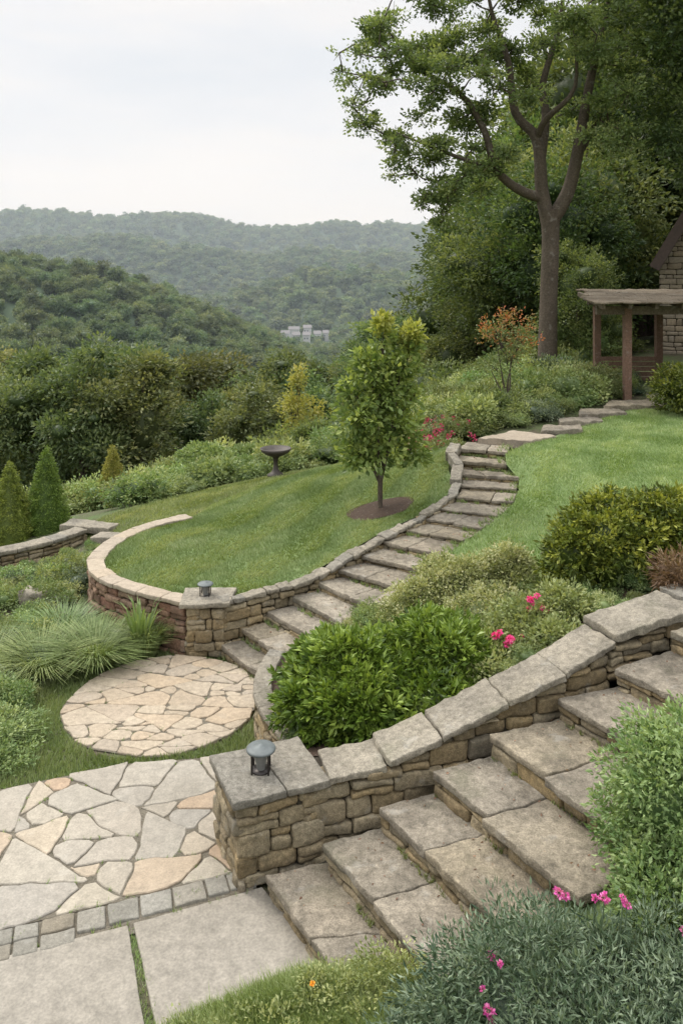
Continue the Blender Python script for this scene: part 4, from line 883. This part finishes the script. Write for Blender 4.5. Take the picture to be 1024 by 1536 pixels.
while z<za-.15:
    h=random.uniform(.1,.2);f=0 if z<ze else (z+h-ze)/(za-ze)*(xa-hx0);x=hx0+f
    while x<hx1-f-.05:
        l=min(random.uniform(.15,.45),hx1-f-x)
        if l>.06: P.append(block([(x,hy0-.04,z+h-.01),(x+l-.012,hy0-.04,z+h-.01),(x+l-.012,hy0+.1,z+h-.01),(x,hy0+.1,z+h-.01)],h-.012,r=.03,amp=.02,t=random.random(),step=.3))
        x+=l
    if z<ze:
        y=hy0+.1
        while y<hy1:
            l=random.uniform(.25,.5);P.append(block([(hx0-.04,y,z+h-.01),(hx0+.1,y,z+h-.01),(hx0+.1,y+l-.012,z+h-.01),(hx0-.04,y+l-.012,z+h-.01)],h-.012,r=.03,amp=.015,t=random.random(),step=.3));y+=l
    z+=h
build("stone_facing",P,[M_flag2],parent=house)
sl=np.array([xa-hx0,za-ze]);sl=sl/np.linalg.norm(sl);P=[]
for sg,xe in ((-1,hx0),(1,hx1)):
    ex=xe+sg*.25*sl[0];ez=ze-.25*sl[1]
    a=np.array([ex,hy0-.35,ez]);b_=np.array([xa,hy0-.35,za+.02]);a2=a+[0,hy1-hy0+.7,0];b2=b_+[0,hy1-hy0+.7,0];u=np.array([sg*sl[1],0,sl[0]])*.12
    V=[a,b_,b2,a2,a+u,b_+u,b2+u,a2+u];F=[(0,1,2,3),(7,6,5,4),(0,4,5,1),(1,5,6,2),(2,6,7,3),(3,7,4,0)];P.append((V,F,.5,1,False))
    P.append(beam((ex,hy0-.4,ez-.05),(xa,hy0-.4,za-.05),.07,.3,0))
build("roof",P,[plain("dark_timber",(.08,.055,.045),.7),M_roof],parent=house)
P=[boxp(xa-.6,xa+.6,hy0-.1,hy0-.045,4.0,5.6,0),boxp(xa-.5,xa+.5,hy0-.13,hy0-.101,4.1,5.5,1),boxp(12.1,13.1,hy0-.1,hy0-.045,g0+.9,3.6,0)]
build("window",P,[M_wood,M_win],parent=house)

# ------------------------------------------------------------------ valley haze (real volume), light, sky, camera
m=bpy.data.materials.new("valley_haze");m.use_nodes=True;nt=m.node_tree
for n in list(nt.nodes): nt.nodes.remove(n)
out=nt.nodes.new('ShaderNodeOutputMaterial');vs=nt.nodes.new('ShaderNodeVolumeScatter');vs.inputs['Color'].default_value=(.78,.91,1,1);vs.inputs['Density'].default_value=.00031;nt.links.new(vs.outputs[0],out.inputs['Volume'])
build("haze",[boxp(-2600,2600,150,2400,-60,330)],[m])
dv=Vector((.55,-.40,-.75)).normalized()
sd=bpy.data.lights.new("sun",'SUN');sd.energy=2.6;sd.angle=math.radians(12);sd.color=(1,.94,.85)
so=bpy.data.objects.new("sun",sd);so.rotation_euler=dv.to_track_quat('-Z','Y').to_euler();scene.collection.objects.link(so)
w=bpy.data.worlds.new("World");scene.world=w;w.use_nodes=True;nt=w.node_tree
for n in list(nt.nodes): nt.nodes.remove(n)
out=nt.nodes.new('ShaderNodeOutputWorld');sky=nt.nodes.new('ShaderNodeTexSky');sky.sky_type='NISHITA';sky.sun_disc=False
sky.sun_elevation=math.asin(-dv.z);sky.sun_rotation=math.atan2(-dv.x,-dv.y)
b1=nt.nodes.new('ShaderNodeBackground');b1.inputs[1].default_value=.1;nt.links.new(sky.outputs[0],b1.inputs[0])
tc=nt.nodes.new('ShaderNodeTexCoord');mp_=nt.nodes.new('ShaderNodeMapping');mp_.inputs['Scale'].default_value=(1,1,5);nt.links.new(tc.outputs['Generated'],mp_.inputs[0])
nf=noi(nt,1.7,6,.55,mp_.outputs[0])
cr=ramp(nt,[(.84,.87,.91),(.94,.94,.95),(1.04,1.0,.96)],[.35,.52,.68]);nt.links.new(nf,cr.inputs[0])
spz=nt.nodes.new('ShaderNodeSeparateXYZ');nt.links.new(tc.outputs['Generated'],spz.inputs[0])
b2=nt.nodes.new('ShaderNodeBackground');nt.links.new(cr.outputs[0],b2.inputs[0]);nt.links.new(mrange(nt,spz.outputs['Z'],.36,1.,1.0,3.9),b2.inputs[1])
mx=nt.nodes.new('ShaderNodeMixShader');mx.inputs[0].default_value=.9;nt.links.new(b1.outputs[0],mx.inputs[1]);nt.links.new(b2.outputs[0],mx.inputs[2]);nt.links.new(mx.outputs[0],out.inputs[0])
cd=bpy.data.cameras.new("camera");co=bpy.data.objects.new("camera",cd);scene.collection.objects.link(co);scene.camera=co
cd.sensor_fit='VERTICAL';cd.sensor_height=36;cd.sensor_width=24;cd.lens=28.125;cd.shift_y=-.22;cd.clip_end=8000;cd.clip_start=.05
co.location=(0,0,4.2);co.rotation_euler=(math.radians(90),0,0)
scene.view_settings.view_transform='Standard';scene.view_settings.look='None';scene.view_settings.exposure=0
